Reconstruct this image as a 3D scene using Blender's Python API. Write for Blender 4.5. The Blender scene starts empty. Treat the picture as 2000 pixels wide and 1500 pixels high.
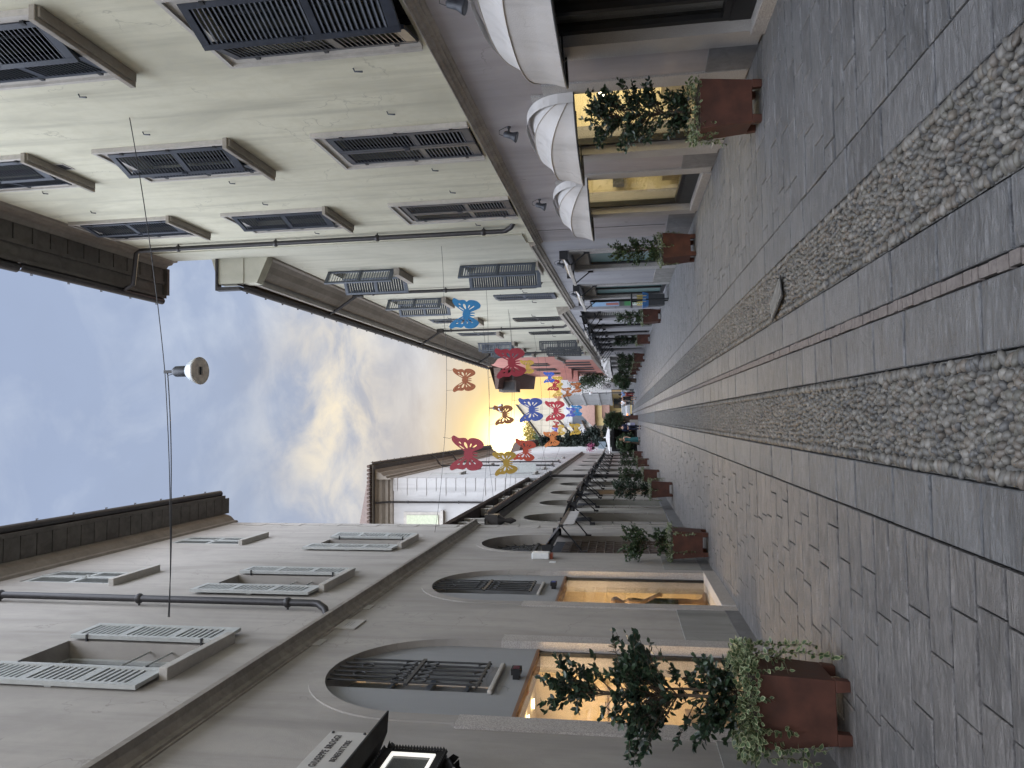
import bpy, bmesh, math, random
import numpy as np
from mathutils import Vector, Matrix, Euler
R = math.radians
rnd = random.Random(7)
C = bpy.context.scene.collection
SC = bpy.context.scene

# ------------------------------------------------------------------ object helpers
def tag(o, label=None, cat=None, group=None, kind=None):
    if label: o['label'] = label
    if cat: o['category'] = cat
    if group: o['group'] = group
    if kind: o['kind'] = kind
    return o

def empty(name, loc=(0, 0, 0), rz=0.0):
    o = bpy.data.objects.new(name, None)
    o.empty_display_size = .2
    C.objects.link(o)
    o.location = loc
    o.rotation_euler = (0, 0, rz)
    return o

def thing(name, label, cat, loc=(0, 0, 0), rz=0.0, group=None):
    return tag(empty(name, loc, rz), label, cat, group)

def inst(name, mesh, parent=None, loc=(0, 0, 0), rot=(0, 0, 0), scale=None):
    o = bpy.data.objects.new(name, mesh)
    C.objects.link(o)
    o.parent = parent
    o.location = loc
    o.rotation_euler = rot
    if scale: o.scale = scale
    return o

def copy_tree(o, parent=None):
    c = o.copy()
    C.objects.link(c)
    c.parent = parent
    for ch in list(o.children):
        copy_tree(ch, c)
    return c

class MB:
    """collects shapes into one mesh; sg=-1 mirrors the outward axis (left side of the street)"""
    def __init__(self, sg=1):
        self.v = []; self.f = []; self.mi = []; self.sm = []; self.sg = sg; self.m = 0; self.cuts = []
    def add(self, vs, fs, smooth=False):
        o = len(self.v); self.cuts.append((o, o+len(vs), len(self.f), len(self.f)+len(fs)))
        self.v.extend([tuple(p) for p in vs])
        for f in fs:
            self.f.append(tuple(o + i for i in f)); self.mi.append(self.m); self.sm.append(smooth)
    def quad(self, a, b, c, d): self.add([a, b, c, d], [(0, 1, 2, 3)])
    def poly(self, pts): self.add(pts, [tuple(range(len(pts)))])
    def box(self, x0, x1, y0, y1, z0, z1, M=None):
        p = [(x0, y0, z0), (x1, y0, z0), (x1, y1, z0), (x0, y1, z0), (x0, y0, z1), (x1, y0, z1), (x1, y1, z1), (x0, y1, z1)]
        if M is not None: p = [tuple(M @ Vector(q)) for q in p]
        self.add(p, [(0, 3, 2, 1), (4, 5, 6, 7), (0, 1, 5, 4), (1, 2, 6, 5), (2, 3, 7, 6), (3, 0, 4, 7)])
    def frustum(self, b, t, z0, z1, c=(0, 0)):
        x, y = c
        p = [(x-b, y-b, z0), (x+b, y-b, z0), (x+b, y+b, z0), (x-b, y+b, z0), (x-t, y-t, z1), (x+t, y-t, z1), (x+t, y+t, z1), (x-t, y+t, z1)]
        self.add(p, [(0, 3, 2, 1), (4, 5, 6, 7), (0, 1, 5, 4), (1, 2, 6, 5), (2, 3, 7, 6), (3, 0, 4, 7)])
    def extr(self, prof, s0, s1, za=0.0, zb=0.0, closed=True):
        """profile of (d,z) points swept along s; za/zb add to z at the two ends"""
        n = len(prof)
        vs = [(s0, d, z + za) for d, z in prof] + [(s1, d, z + zb) for d, z in prof]
        fs = [(i, (i+1) % n, n + (i+1) % n, n + i) for i in range(n if closed else n-1)]
        if closed: fs += [tuple(range(n))[::-1], tuple(range(n, 2*n))]
        self.add(vs, fs)
    def tube(self, pts, r, n=8, cap=True):
        pts = [Vector(p) for p in pts]
        rs = r if isinstance(r, (list, tuple)) else [r] * len(pts)
        vs = []; fs = []
        pu = None
        for i, p in enumerate(pts):
            t = (pts[min(i+1, len(pts)-1)] - pts[max(i-1, 0)])
            if t.length < 1e-9: t = Vector((0, 0, 1))
            t.normalize()
            if pu is None:
                a = Vector((0, 0, 1)) if abs(t.z) < .9 else Vector((1, 0, 0))
                pu = t.cross(a).normalized()
            else:
                pu = (pu - t * pu.dot(t))
                if pu.length < 1e-6: pu = t.orthogonal()
                pu.normalize()
            w = t.cross(pu)
            for k in range(n):
                a = 2 * math.pi * k / n
                vs.append(tuple(p + (pu * math.cos(a) + w * math.sin(a)) * rs[i]))
        for i in range(len(pts) - 1):
            for k in range(n):
                fs.append((i*n+k, i*n+(k+1) % n, (i+1)*n+(k+1) % n, (i+1)*n+k))
        self.add(vs, fs, True)
        if cap:
            self.add(vs[:n], [tuple(range(n))[::-1]]); self.add(vs[-n:], [tuple(range(n))])
    def lathe(self, prof, n=16, c=(0, 0, 0), smooth=True, M=None):
        vs = []; fs = []
        for r, z in prof:
            for k in range(n):
                a = 2 * math.pi * k / n
                vs.append((c[0] + r*math.cos(a), c[1] + r*math.sin(a), c[2] + z))
        if M is not None: vs = [tuple(M @ Vector(q)) for q in vs]
        for i in range(len(prof)-1):
            for k in range(n):
                fs.append((i*n+k, i*n+(k+1) % n, (i+1)*n+(k+1) % n, (i+1)*n+k))
        self.add(vs, fs, smooth)
        self.add(vs[:n], [tuple(range(n))[::-1]]); self.add(vs[-n:], [tuple(range(n))])
    def mesh(self, name, mats):
        me = bpy.data.meshes.new(name)
        vs = self.v; fs = self.f
        if self.sg < 0:
            vs = [(x, -y, z) for x, y, z in vs]; fs = [f[::-1] for f in fs]
        me.from_pydata(vs, [], fs)
        for m in (mats if isinstance(mats, (list, tuple)) else [mats]): me.materials.append(m)
        me.polygons.foreach_set('material_index', self.mi)
        me.polygons.foreach_set('use_smooth', self.sm)
        me.update()
        return me
    def build_split(self, name, mats, parent=None, per=1, bevel=0):
        """every added shape (or every run of `per` shapes) becomes a part of its own"""
        groups = [self.cuts[i:i+per] for i in range(0, len(self.cuts), per)]
        for g in groups:
            q = MB(self.sg); v0, v1 = g[0][0], g[-1][1]; f0, f1 = g[0][2], g[-1][3]
            q.v = self.v[v0:v1]; q.f = [tuple(i-v0 for i in f) for f in self.f[f0:f1]]; q.mi = self.mi[f0:f1]; q.sm = self.sm[f0:f1]
            c = [sum(p[k] for p in q.v)/len(q.v) for k in range(3)]
            q.v = [(p[0]-c[0], p[1]-c[1], p[2]-c[2]) for p in q.v]
            q.build(name, mats, parent, (c[0], self.sg*c[1], c[2]), bevel=bevel)
    def build(self, name, mats, parent=None, loc=(0, 0, 0), rot=(0, 0, 0), bevel=0):
        o = inst(name, self.mesh(name, mats), parent, loc, rot)
        if bevel:
            b = o.modifiers.new('bevel', 'BEVEL'); b.width = bevel; b.segments = 2; b.limit_method = 'ANGLE'; b.angle_limit = R(40)
        return o

def wall(m, s0, s1, z0, z1, holes, depth=.25, d=0.0, zt=None):
    """wall face at offset d with holes (a,b,c,t) or (a,b,c,t,'arch') cut through it, with reveals; zt=(z at s0,z at s1) slopes the top"""
    S = sorted({s0, s1, *[h[0] for h in holes], *[h[1] for h in holes]})
    Z = sorted({z0, z1, *[h[2] for h in holes], *[h[3] for h in holes]})
    S = [s for s in S if s0 <= s <= s1]; Z = [z for z in Z if z0 <= z <= z1]
    def zz(s, z):
        return zt[0] + (zt[1]-zt[0])*(s-s0)/(s1-s0) if (zt and z == z1) else z
    for i in range(len(S)-1):
        for j in range(len(Z)-1):
            sc, zc = (S[i]+S[i+1])/2, (Z[j]+Z[j+1])/2
            if any(h[0] < sc < h[1] and h[2] < zc < h[3] for h in holes): continue
            m.quad((S[i], d, zz(S[i], Z[j])), (S[i+1], d, zz(S[i+1], Z[j])), (S[i+1], d, zz(S[i+1], Z[j+1])), (S[i], d, zz(S[i], Z[j+1])))
    for h in holes:
        a, b, c, t = h[:4]
        r = (b-a)/2
        if len(h) > 4:
            n = 24; zs = t - r
            arc = [((a+b)/2 - r*math.cos(math.pi*k/n), zs + r*math.sin(math.pi*k/n)) for k in range(n+1)]
            for k in range(n):
                (p, q), (u, v) = arc[k], arc[k+1]
                m.quad((p, d, q), (u, d, v), (u, d, t), (p, d, t))
                m.quad((p, d, q), (p, d-depth, q), (u, d-depth, v), (u, d, v))
        else:
            zs = t
            m.quad((a, d, t), (b, d, t), (b, d-depth, t), (a, d-depth, t))
        m.quad((a, d, c), (a, d, zs), (a, d-depth, zs), (a, d-depth, c))
        m.quad((b, d, c), (b, d-depth, c), (b, d-depth, zs), (b, d, zs))
        if c > z0 + .01: m.quad((a, d, c), (a, d-depth, c), (b, d-depth, c), (b, d, c))

# ------------------------------------------------------------------ materials
def mat(name):
    m = bpy.data.materials.new(name); m.use_nodes = True
    nt = m.node_tree; nt.nodes.clear()
    out = nt.nodes.new('ShaderNodeOutputMaterial'); b = nt.nodes.new('ShaderNodeBsdfPrincipled')
    nt.links.new(b.outputs[0], out.inputs[0])
    return m, nt, b
def N(nt, t, **kw):
    n = nt.nodes.new(t)
    for k, v in kw.items():
        if hasattr(n, k): setattr(n, k, v)
        else: n.inputs[k.replace('_', ' ')].default_value = v
    return n
def L(nt, a, b): nt.links.new(a, b)
def rgb(c): return (c[0], c[1], c[2], 1)
def coords(nt, scale=(1, 1, 1), kind='Object'):
    t = N(nt, 'ShaderNodeTexCoord'); mp = N(nt, 'ShaderNodeMapping')
    mp.inputs['Scale'].default_value = scale
    L(nt, t.outputs[kind], mp.inputs[0])
    return mp.outputs[0]
def noise(nt, vec, scale, detail=5, rough=.55, dist=0):
    n = N(nt, 'ShaderNodeTexNoise'); n.inputs['Scale'].default_value = scale; n.inputs['Detail'].default_value = detail
    n.inputs['Roughness'].default_value = rough; n.inputs['Distortion'].default_value = dist
    L(nt, vec, n.inputs['Vector']); return n.outputs['Fac']
def ramp(nt, fac, stops):
    r = N(nt, 'ShaderNodeValToRGB')
    while len(r.color_ramp.elements) < len(stops): r.color_ramp.elements.new(.5)
    for e, (p, c) in zip(r.color_ramp.elements, stops):
        e.position = p; e.color = rgb(c) if not isinstance(c, (int, float)) else (c, c, c, 1)
    L(nt, fac, r.inputs[0]); return r.outputs[0]
def mix(nt, fac, a, b, mode='MIX'):
    n = N(nt, 'ShaderNodeMix', data_type='RGBA', blend_type=mode)
    for sock, x in ((n.inputs[0], fac), (n.inputs[6], a), (n.inputs[7], b)):
        if isinstance(x, (int, float)): sock.default_value = x
        elif isinstance(x, (tuple, list)): sock.default_value = rgb(x)
        else: L(nt, x, sock)
    return n.outputs[2]
def bump(nt, b, h, strength=.3, dist=.01):
    n = N(nt, 'ShaderNodeBump'); n.inputs['Strength'].default_value = strength; n.inputs['Distance'].default_value = dist
    L(nt, h, n.inputs['Height']); L(nt, n.outputs[0], b.inputs['Normal'])

def plaster(name, col, dark=.80, light=1.10, stain=(.5, .48, .44), stain_amt=.35, rough=.9, streak=(1, 1, .35), foot=0.0):
    m, nt, b = mat(name)
    v = coords(nt); vs = coords(nt, streak)
    n1 = noise(nt, vs, .9, 7, .62, .6); n2 = noise(nt, v, 5.5, 6, .6, .3); n3 = noise(nt, v, 90, 3, .5)
    c = ramp(nt, n1, [(.36, tuple(x*dark for x in col)), (.50, col), (.64, tuple(min(1, x*light) for x in col))])
    c = mix(nt, ramp(nt, n2, [(.44, 0.0), (.66, stain_amt)]), c, tuple(x*y*1.15 for x, y in zip(col, stain)))
    vz = coords(nt, (2.2, 2.2, .16)); n4 = noise(nt, vz, 1.4, 5, .6, .2)
    c = mix(nt, ramp(nt, n4, [(.50, 0.0), (.68, min(.8, stain_amt*1.35))]), c, tuple(x*.62 for x in col))
    wv = N(nt, 'ShaderNodeVectorMath', operation='ADD'); L(nt, coords(nt), wv.inputs[0])
    nz = N(nt, 'ShaderNodeTexNoise'); nz.inputs['Scale'].default_value = 2.2; nz.inputs['Detail'].default_value = 4; L(nt, coords(nt), nz.inputs['Vector']); L(nt, nz.outputs['Color'], wv.inputs[1])
    vc = N(nt, 'ShaderNodeTexVoronoi', feature='DISTANCE_TO_EDGE'); vc.inputs['Scale'].default_value = .55; L(nt, wv.outputs[0], vc.inputs['Vector'])
    ck = N(nt, 'ShaderNodeMath', operation='MULTIPLY'); L(nt, ramp(nt, vc.outputs['Distance'], [(0, .55), (.006, 0.)]), ck.inputs[0]); L(nt, ramp(nt, n1, [(.47, 0.), (.56, 1.)]), ck.inputs[1])
    c = mix(nt, ck.outputs[0], c, tuple(x*.45 for x in col))
    if foot:  # dirt darkening towards the base, also painted in for contact shadow
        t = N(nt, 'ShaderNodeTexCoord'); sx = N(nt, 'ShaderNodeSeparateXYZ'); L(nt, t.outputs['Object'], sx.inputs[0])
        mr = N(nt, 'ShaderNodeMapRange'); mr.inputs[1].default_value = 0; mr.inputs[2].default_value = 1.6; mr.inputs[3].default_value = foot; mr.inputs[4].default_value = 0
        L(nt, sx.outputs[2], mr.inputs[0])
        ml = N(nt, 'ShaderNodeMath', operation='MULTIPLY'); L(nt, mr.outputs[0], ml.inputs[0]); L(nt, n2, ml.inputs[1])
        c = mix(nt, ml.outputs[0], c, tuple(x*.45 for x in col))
    L(nt, c, b.inputs['Base Color']); b.inputs['Roughness'].default_value = rough
    a = N(nt, 'ShaderNodeMath', operation='ADD'); L(nt, n2, a.inputs[0]); L(nt, n3, a.inputs[1])
    bump(nt, b, a.outputs[0], .22, .012)
    return m
def granite(name, base=.33, tint=(1, .98, .97), spread=.55, scale=140):
    m, nt, b = mat(name); v = coords(nt)
    n1 = noise(nt, v, scale, 2, .7); n2 = noise(nt, v, 3, 4, .6)
    c = ramp(nt, n1, [(.36, tuple(base*t*(1-spread) for t in tint)), (.5, tuple(base*t for t in tint)), (.64, tuple(min(1, base*t*(1+spread)) for t in tint))])
    c = mix(nt, ramp(nt, n2, [(.4, 0.0), (.8, .4)]), c, tuple(base*.6*t for t in tint))
    L(nt, c, b.inputs['Base Color']); b.inputs['Roughness'].default_value = .65
    bump(nt, b, n1, .12, .004)
    return m
def stone(name, col, var=.25, scale=6, rough=.8):
    m, nt, b = mat(name); v = coords(nt)
    n1 = noise(nt, v, scale, 8, .65, .4); n2 = noise(nt, v, scale*.25, 4)
    c = ramp(nt, n1, [(.3, tuple(x*(1-var) for x in col)), (.7, tuple(min(1, x*(1+var)) for x in col))])
    c = mix(nt, ramp(nt, n2, [(.45, 0.0), (.75, .5)]), c, tuple(x*.55 for x in col))
    L(nt, c, b.inputs['Base Color']); b.inputs['Roughness'].default_value = rough
    bump(nt, b, n1, .3, .01)
    return m
def paint(name, col, rough=.45, metal=0.0, var=.15, bumpy=.05, scale=12):
    m, nt, b = mat(name); v = coords(nt)
    n1 = noise(nt, v, scale, 6, .6, .3)
    c = ramp(nt, n1, [(.3, tuple(x*(1-var) for x in col)), (.7, tuple(min(1, x*(1+var)) for x in col))])
    L(nt, c, b.inputs['Base Color']); b.inputs['Metallic'].default_value = metal
    rr = N(nt, 'ShaderNodeMapRange'); rr.inputs[3].default_value = max(.05, rough-.12); rr.inputs[4].default_value = min(1, rough+.18)
    L(nt, n1, rr.inputs[0]); L(nt, rr.outputs[0], b.inputs['Roughness'])
    bump(nt, b, n1, bumpy, .004)
    return m
def emis(name, col, strength):
    m, nt, b = mat(name)
    b.inputs['Base Color'].default_value = rgb(col); b.inputs['Emission Color'].default_value = rgb(col); b.inputs['Emission Strength'].default_value = strength
    return m
def leafmat(name, c1, c2, rough=.4, trans=.25):
    m, nt, b = mat(name)
    a = N(nt, 'ShaderNodeAttribute'); a.attribute_name = 'tone'
    c = ramp(nt, a.outputs['Fac'], [(0, c1), (1, c2)])
    L(nt, c, b.inputs['Base Color']); b.inputs['Roughness'].default_value = rough
    t = N(nt, 'ShaderNodeBsdfTranslucent'); L(nt, c, t.inputs[0])
    mx = N(nt, 'ShaderNodeMixShader'); mx.inputs[0].default_value = trans
    out = [n for n in nt.nodes if n.type == 'OUTPUT_MATERIAL'][0]
    L(nt, b.outputs[0], mx.inputs[1]); L(nt, t.outputs[0], mx.inputs[2]); L(nt, mx.outputs[0], out.inputs[0])
    return m
def glass(name, tint=(1, 1, 1), refl=.08):
    m = bpy.data.materials.new(name); m.use_nodes = True; nt = m.node_tree; nt.nodes.clear()
    out = N(nt, 'ShaderNodeOutputMaterial'); tr = N(nt, 'ShaderNodeBsdfTransparent'); tr.inputs[0].default_value = rgb(tint)
    gl = N(nt, 'ShaderNodeBsdfGlossy'); gl.inputs['Roughness'].default_value = .02
    fr = N(nt, 'ShaderNodeFresnel'); fr.inputs[0].default_value = 1.45
    ml = N(nt, 'ShaderNodeMath', operation='MULTIPLY'); ml.inputs[1].default_value = refl / .08 * .55; L(nt, fr.outputs[0], ml.inputs[0])
    mx = N(nt, 'ShaderNodeMixShader'); L(nt, ml.outputs[0], mx.inputs[0]); L(nt, tr.outputs[0], mx.inputs[1]); L(nt, gl.outputs[0], mx.inputs[2])
    L(nt, mx.outputs[0], out.inputs[0])
    return m
def darkglass(name, col=(.03, .035, .04), rough=.06):
    m, nt, b = mat(name); b.inputs['Base Color'].default_value = rgb(col); b.inputs['Roughness'].default_value = rough
    b.inputs['Specular IOR Level'].default_value = .6
    n = noise(nt, coords(nt), 1.6, 2); bump(nt, b, n, .05, .02)
    return m

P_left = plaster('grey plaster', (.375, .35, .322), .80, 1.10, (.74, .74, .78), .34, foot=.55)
P_left_up = plaster('grey plaster above', (.39, .362, .332), .82, 1.10, (.74, .74, .76), .34)
P_infill = plaster('smooth grey infill', (.30, .305, .31), .93, 1.05, (.85, .87, .9), .12)
P_cream = plaster('cream plaster', (.59, .57, .452), .82, 1.08, (.78, .77, .72), .42)
P_cream2 = plaster('pale cream plaster', (.47, .458, .38), .83, 1.07, (.8, .8, .74), .34)
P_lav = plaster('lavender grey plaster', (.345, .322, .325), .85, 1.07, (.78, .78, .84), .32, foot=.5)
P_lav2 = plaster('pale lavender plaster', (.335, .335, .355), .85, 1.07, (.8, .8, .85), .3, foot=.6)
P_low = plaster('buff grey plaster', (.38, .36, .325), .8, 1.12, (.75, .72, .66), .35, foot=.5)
P_tower = plaster('pale white plaster', (.42, .415, .41), .88, 1.06, (.84, .84, .88), .3)
P_pink = plaster('salmon pink plaster', (.54, .24, .20), .88, 1.08, (.9, .85, .8), .2)
P_yell = plaster('yellow plaster', (.72, .56, .27), .92, 1.05, (.9, .88, .8), .15)
P_white = plaster('white plaster', (.47, .47, .47), .90, 1.05, (.9, .9, .9), .12)
P_panel = plaster('pale concrete', (.46, .42, .34), .88, 1.06, (.88, .88, .84), .2)
S_trim = stone('taupe stone trim', (.30, .27, .235), .2, 9)
S_trim_l = stone('pale stone trim', (.46, .435, .40), .15, 9)
S_cour = stone('weathered string course', (.33, .30, .265), .28, 7)
S_plinth = stone('dark plinth stone', (.16, .16, .165), .25, 8)
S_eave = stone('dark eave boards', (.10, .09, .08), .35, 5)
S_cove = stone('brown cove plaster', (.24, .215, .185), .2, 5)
G_gran = granite('grey granite', .36)
G_warm = granite('warm granite', .40, (1, .93, .88), .4)
M_blue = paint('dark blue shutter paint', (.022, .027, .040), .42, 0, .25)
M_slate = paint('slate shutter paint', (.085, .10, .125), .5, 0, .2)
M_char = paint('charcoal shutter paint', (.035, .04, .045), .5, 0, .2)
M_sage = paint('pale grey shutter paint', (.43, .44, .425), .5, 0, .12)
M_green = paint('pale green shutter paint', (.52, .56, .42), .55, 0, .12)
M_iron = paint('black iron', (.036, .037, .040), .5, .2, .3, .1, 30)
M_pipe = paint('dark copper pipe', (.036, .034, .036), .45, .3, .3, .08)
M_gut = paint('dark gutter metal', (.045, .042, .042), .42, .4, .3, .08)
M_frame = paint('dark shop frame', (.02, .022, .026), .4, .3, .2)
M_fabric = paint('dark awning fabric', (.045, .047, .055), .85, 0, .15)
M_canvas = plaster('white canvas', (.53, .52, .515), .88, 1.06, (.80, .78, .74), .35)
M_seam = stone('canvas seam', (.40, .36, .32), .1, 8, .9)
M_wood = paint('brown lintel', (.20, .10, .05), .5, 0, .2)
M_planter = paint('red brown planter paint', (.070, .025, .016), .6, 0, .4, .2, 5)
M_soil = stone('soil', (.04, .03, .022), .4, 30, .95)
M_lampgrey = paint('grey lamp metal', (.042, .046, .055), .45, .3, .15)
M_white = paint('white paint', (.72, .74, .74), .4, 0, .05)
M_lampwhite = paint('pale lamp reflector', (.62, .66, .68), .35, .2, .06)
M_lens = paint('brown lamp glass', (.72, .66, .58), .3, 0, .2)
M_black = paint('matt black', (.008, .008, .009), .7, 0, .2)
M_tile = stone('terracotta tiles', (.17, .095, .072), .35, 12, .85)
M_tiled = stone('dark roof tiles', (.10, .07, .058), .35, 12, .85)
M_pane = darkglass('dark window glass')
M_pane_g = darkglass('green tinted glass', (.17, .27, .27), .12)
M_glass = glass('shop glass', (.97, .97, .95), .05)
M_bark = stone('bark', (.10, .075, .055), .3, 40, .9)
M_plaque = stone('pale marble plaque', (.50, .48, .45), .06, 5, .5)
M_letter = paint('dark letters', (.05, .045, .045), .6)
M_skin = paint('skin', (.50, .31, .22), .5, 0, .06)
# ------------------------------------------------------------------ camera (the photograph is a portrait frame stored on its side)
cam = bpy.data.cameras.new('camera'); camo = bpy.data.objects.new('camera', cam); C.objects.link(camo)
cam.sensor_fit = 'HORIZONTAL'; cam.sensor_width = 36; cam.lens = 1395 / 2000 * 36; cam.clip_end = 2000; cam.clip_start = .05
F_ = 1395.
Yc = Vector((-66, -213, -F_)).normalized(); Zc = Vector((-190, 9100, -F_)); Zc = (Zc - Yc * Zc.dot(Yc)).normalized(); Xc = Yc.cross(Zc)
W3 = Matrix((Xc, Yc, Zc))                       # upright camera axes -> world
right, up, back = W3 @ Vector((1, 0, 0)), W3 @ Vector((0, 1, 0)), W3 @ Vector((0, 0, 1))
M3 = Matrix((-up, right, back)).transposed()     # frame turned a quarter to the left
camo.matrix_world = Matrix.Translation((0, 0, 1.55)) @ M3.to_4x4()
SC.camera = camo

# ------------------------------------------------------------------ sky and sun
SUN = Vector((-.028, .985, .150)).normalized()
w = bpy.data.worlds.new('World'); SC.world = w; w.use_nodes = True
nt = w.node_tree; nt.nodes.clear()
out = N(nt, 'ShaderNodeOutputWorld')
tc = N(nt, 'ShaderNodeTexCoord'); D = tc.outputs['Generated']
sky = N(nt, 'ShaderNodeTexSky', sky_type='NISHITA'); sky.sun_disc = False
sky.sun_elevation = math.asin(SUN.z); sky.sun_rotation = math.atan2(SUN.x, SUN.y)
sky.air_density = 1.2; sky.dust_density = 2.0
bg1 = N(nt, 'ShaderNodeBackground'); bg1.inputs[1].default_value = .004; L(nt, sky.outputs[0], bg1.inputs[0])
sx = N(nt, 'ShaderNodeSeparateXYZ'); L(nt, D, sx.inputs[0])
def M_(op, a, b=None, clamp=False):
    n = N(nt, 'ShaderNodeMath', operation=op); n.use_clamp = clamp
    for i, x in enumerate((a, b)):
        if x is None: continue
        if isinstance(x, (int, float)): n.inputs[i].default_value = x
        else: L(nt, x, n.inputs[i])
    return n.outputs[0]
def MR(x, a, b, c=0., d=1., smooth=True):
    n = N(nt, 'ShaderNodeMapRange'); n.interpolation_type = 'SMOOTHSTEP' if smooth else 'LINEAR'
    for i, v in enumerate((a, b, c, d)): n.inputs[i+1].default_value = v
    L(nt, x, n.inputs[0]); return n.outputs[0]
zc = M_('MAXIMUM', sx.outputs[2], 0.0)
den = M_('ADD', zc, .22)
cv = N(nt, 'ShaderNodeCombineXYZ')
L(nt, M_('DIVIDE', sx.outputs[0], den), cv.inputs[0]); L(nt, M_('DIVIDE', sx.outputs[1], den), cv.inputs[1]); L(nt, M_('MULTIPLY', sx.outputs[2], .6), cv.inputs[2])
mp = N(nt, 'ShaderNodeMapping'); mp.inputs['Scale'].default_value = (1.0, .9, 1); mp.inputs['Rotation'].default_value = (0, 0, R(25)); mp.inputs['Location'].default_value = (3.1, 1.7, .4)
L(nt, cv.outputs[0], mp.inputs[0])
n1 = noise(nt, mp.outputs[0], 2.1, 9, .56, .35)
n2 = noise(nt, mp.outputs[0], .9, 6, .55, .3)
n3 = noise(nt, mp.outputs[0], 6.5, 8, .6, .5)
# clear-sky tone by height: pale warm low, blue-lavender high
base = ramp(nt, sx.outputs[2], [(.0, (.95, .58, .12)), (.13, (.82, .60, .27)), (.20, (.58, .53, .46)), (.28, (.43, .47, .56)), (.48, (.385, .465, .635)), (.75, (.365, .445, .63))])
bright = ramp(nt, M_('ADD', M_('MULTIPLY', n1, .62), M_('MULTIPLY', n3, .38)), [(.43, 0.), (.53, .45), (.64, 1.)])
hi = ramp(nt, sx.outputs[2], [(.22, .3), (.34, 1.), (.52, .8), (.75, .55)])
cl = M_('MULTIPLY', bright, hi)
c = mix(nt, cl, base, (.74, .81, .91))
shade = ramp(nt, n2, [(.41, 0.), (.60, .75)])
c = mix(nt, M_('MULTIPLY', shade, MR(sx.outputs[2], .22, .42)), c, (.295, .35, .475))
# sunlit streak of cloud above the sunset
dz = M_('SUBTRACT', sx.outputs[2], .385); dx = M_('SUBTRACT', sx.outputs[0], .02)
st = M_('EXPONENT', M_('MULTIPLY', M_('ADD', M_('MULTIPLY', M_('MULTIPLY', dz, dz), 260), M_('MULTIPLY', M_('MULTIPLY', dx, dx), 34)), -1))
st = M_('MULTIPLY', st, MR(n3, .30, .72))
st = M_('MULTIPLY', st, MR(sx.outputs[1], .3, .7))
c = mix(nt, M_('MULTIPLY', st, .8, True), c, (1.05, .90, .64))
# glow round the hidden sun
dt = N(nt, 'ShaderNodeVectorMath', operation='DOT_PRODUCT'); L(nt, D, dt.inputs[0]); dt.inputs[1].default_value = SUN
ang = M_('ARCCOSINE', M_('MINIMUM', dt.outputs['Value'], .99999))
g1 = M_('EXPONENT', M_('MULTIPLY', M_('MULTIPLY', ang, ang), -1 / (2*.026**2)))
g2 = M_('EXPONENT', M_('MULTIPLY', ang, -1 / .056))
c = mix(nt, M_('MULTIPLY', g2, 1.6, True), c, (1.08, .70, .12))
c = mix(nt, M_('MULTIPLY', g1, 1.2, True), c, (3.6, 2.9, 1.5))
# out-of-view sky overhead and behind is brightened, added fill for walls and ground
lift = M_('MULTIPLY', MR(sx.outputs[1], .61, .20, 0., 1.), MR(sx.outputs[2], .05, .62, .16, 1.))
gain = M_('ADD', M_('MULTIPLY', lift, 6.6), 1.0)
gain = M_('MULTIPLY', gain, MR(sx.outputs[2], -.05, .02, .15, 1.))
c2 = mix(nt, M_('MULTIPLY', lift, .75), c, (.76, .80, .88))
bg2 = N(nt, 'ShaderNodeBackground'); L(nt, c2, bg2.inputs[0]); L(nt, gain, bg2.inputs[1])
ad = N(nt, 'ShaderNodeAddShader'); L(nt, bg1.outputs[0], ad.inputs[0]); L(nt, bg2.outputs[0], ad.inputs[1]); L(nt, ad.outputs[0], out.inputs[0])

sl = bpy.data.lights.new('sun', 'SUN'); so = bpy.data.objects.new('sun', sl); C.objects.link(so)
sl.energy = .5; sl.angle = R(14); sl.color = (1, .78, .48)
so.rotation_euler = (-SUN).to_track_quat('-Z', 'Y').to_euler()
SC.view_settings.view_transform = 'Standard'; SC.view_settings.look = 'None'; SC.view_settings.exposure = 0; SC.view_settings.gamma = 1
SC.render.engine = 'CYCLES'
SC.cycles.use_denoising = True
SC.cycles.max_bounces = 6; SC.cycles.diffuse_bounces = 3; SC.cycles.transparent_max_bounces = 12
SC.cycles.sample_clamp_indirect = 6; SC.cycles.caustics_reflective = False; SC.cycles.caustics_refractive = False; SC.cycles.adaptive_threshold = .02

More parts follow.
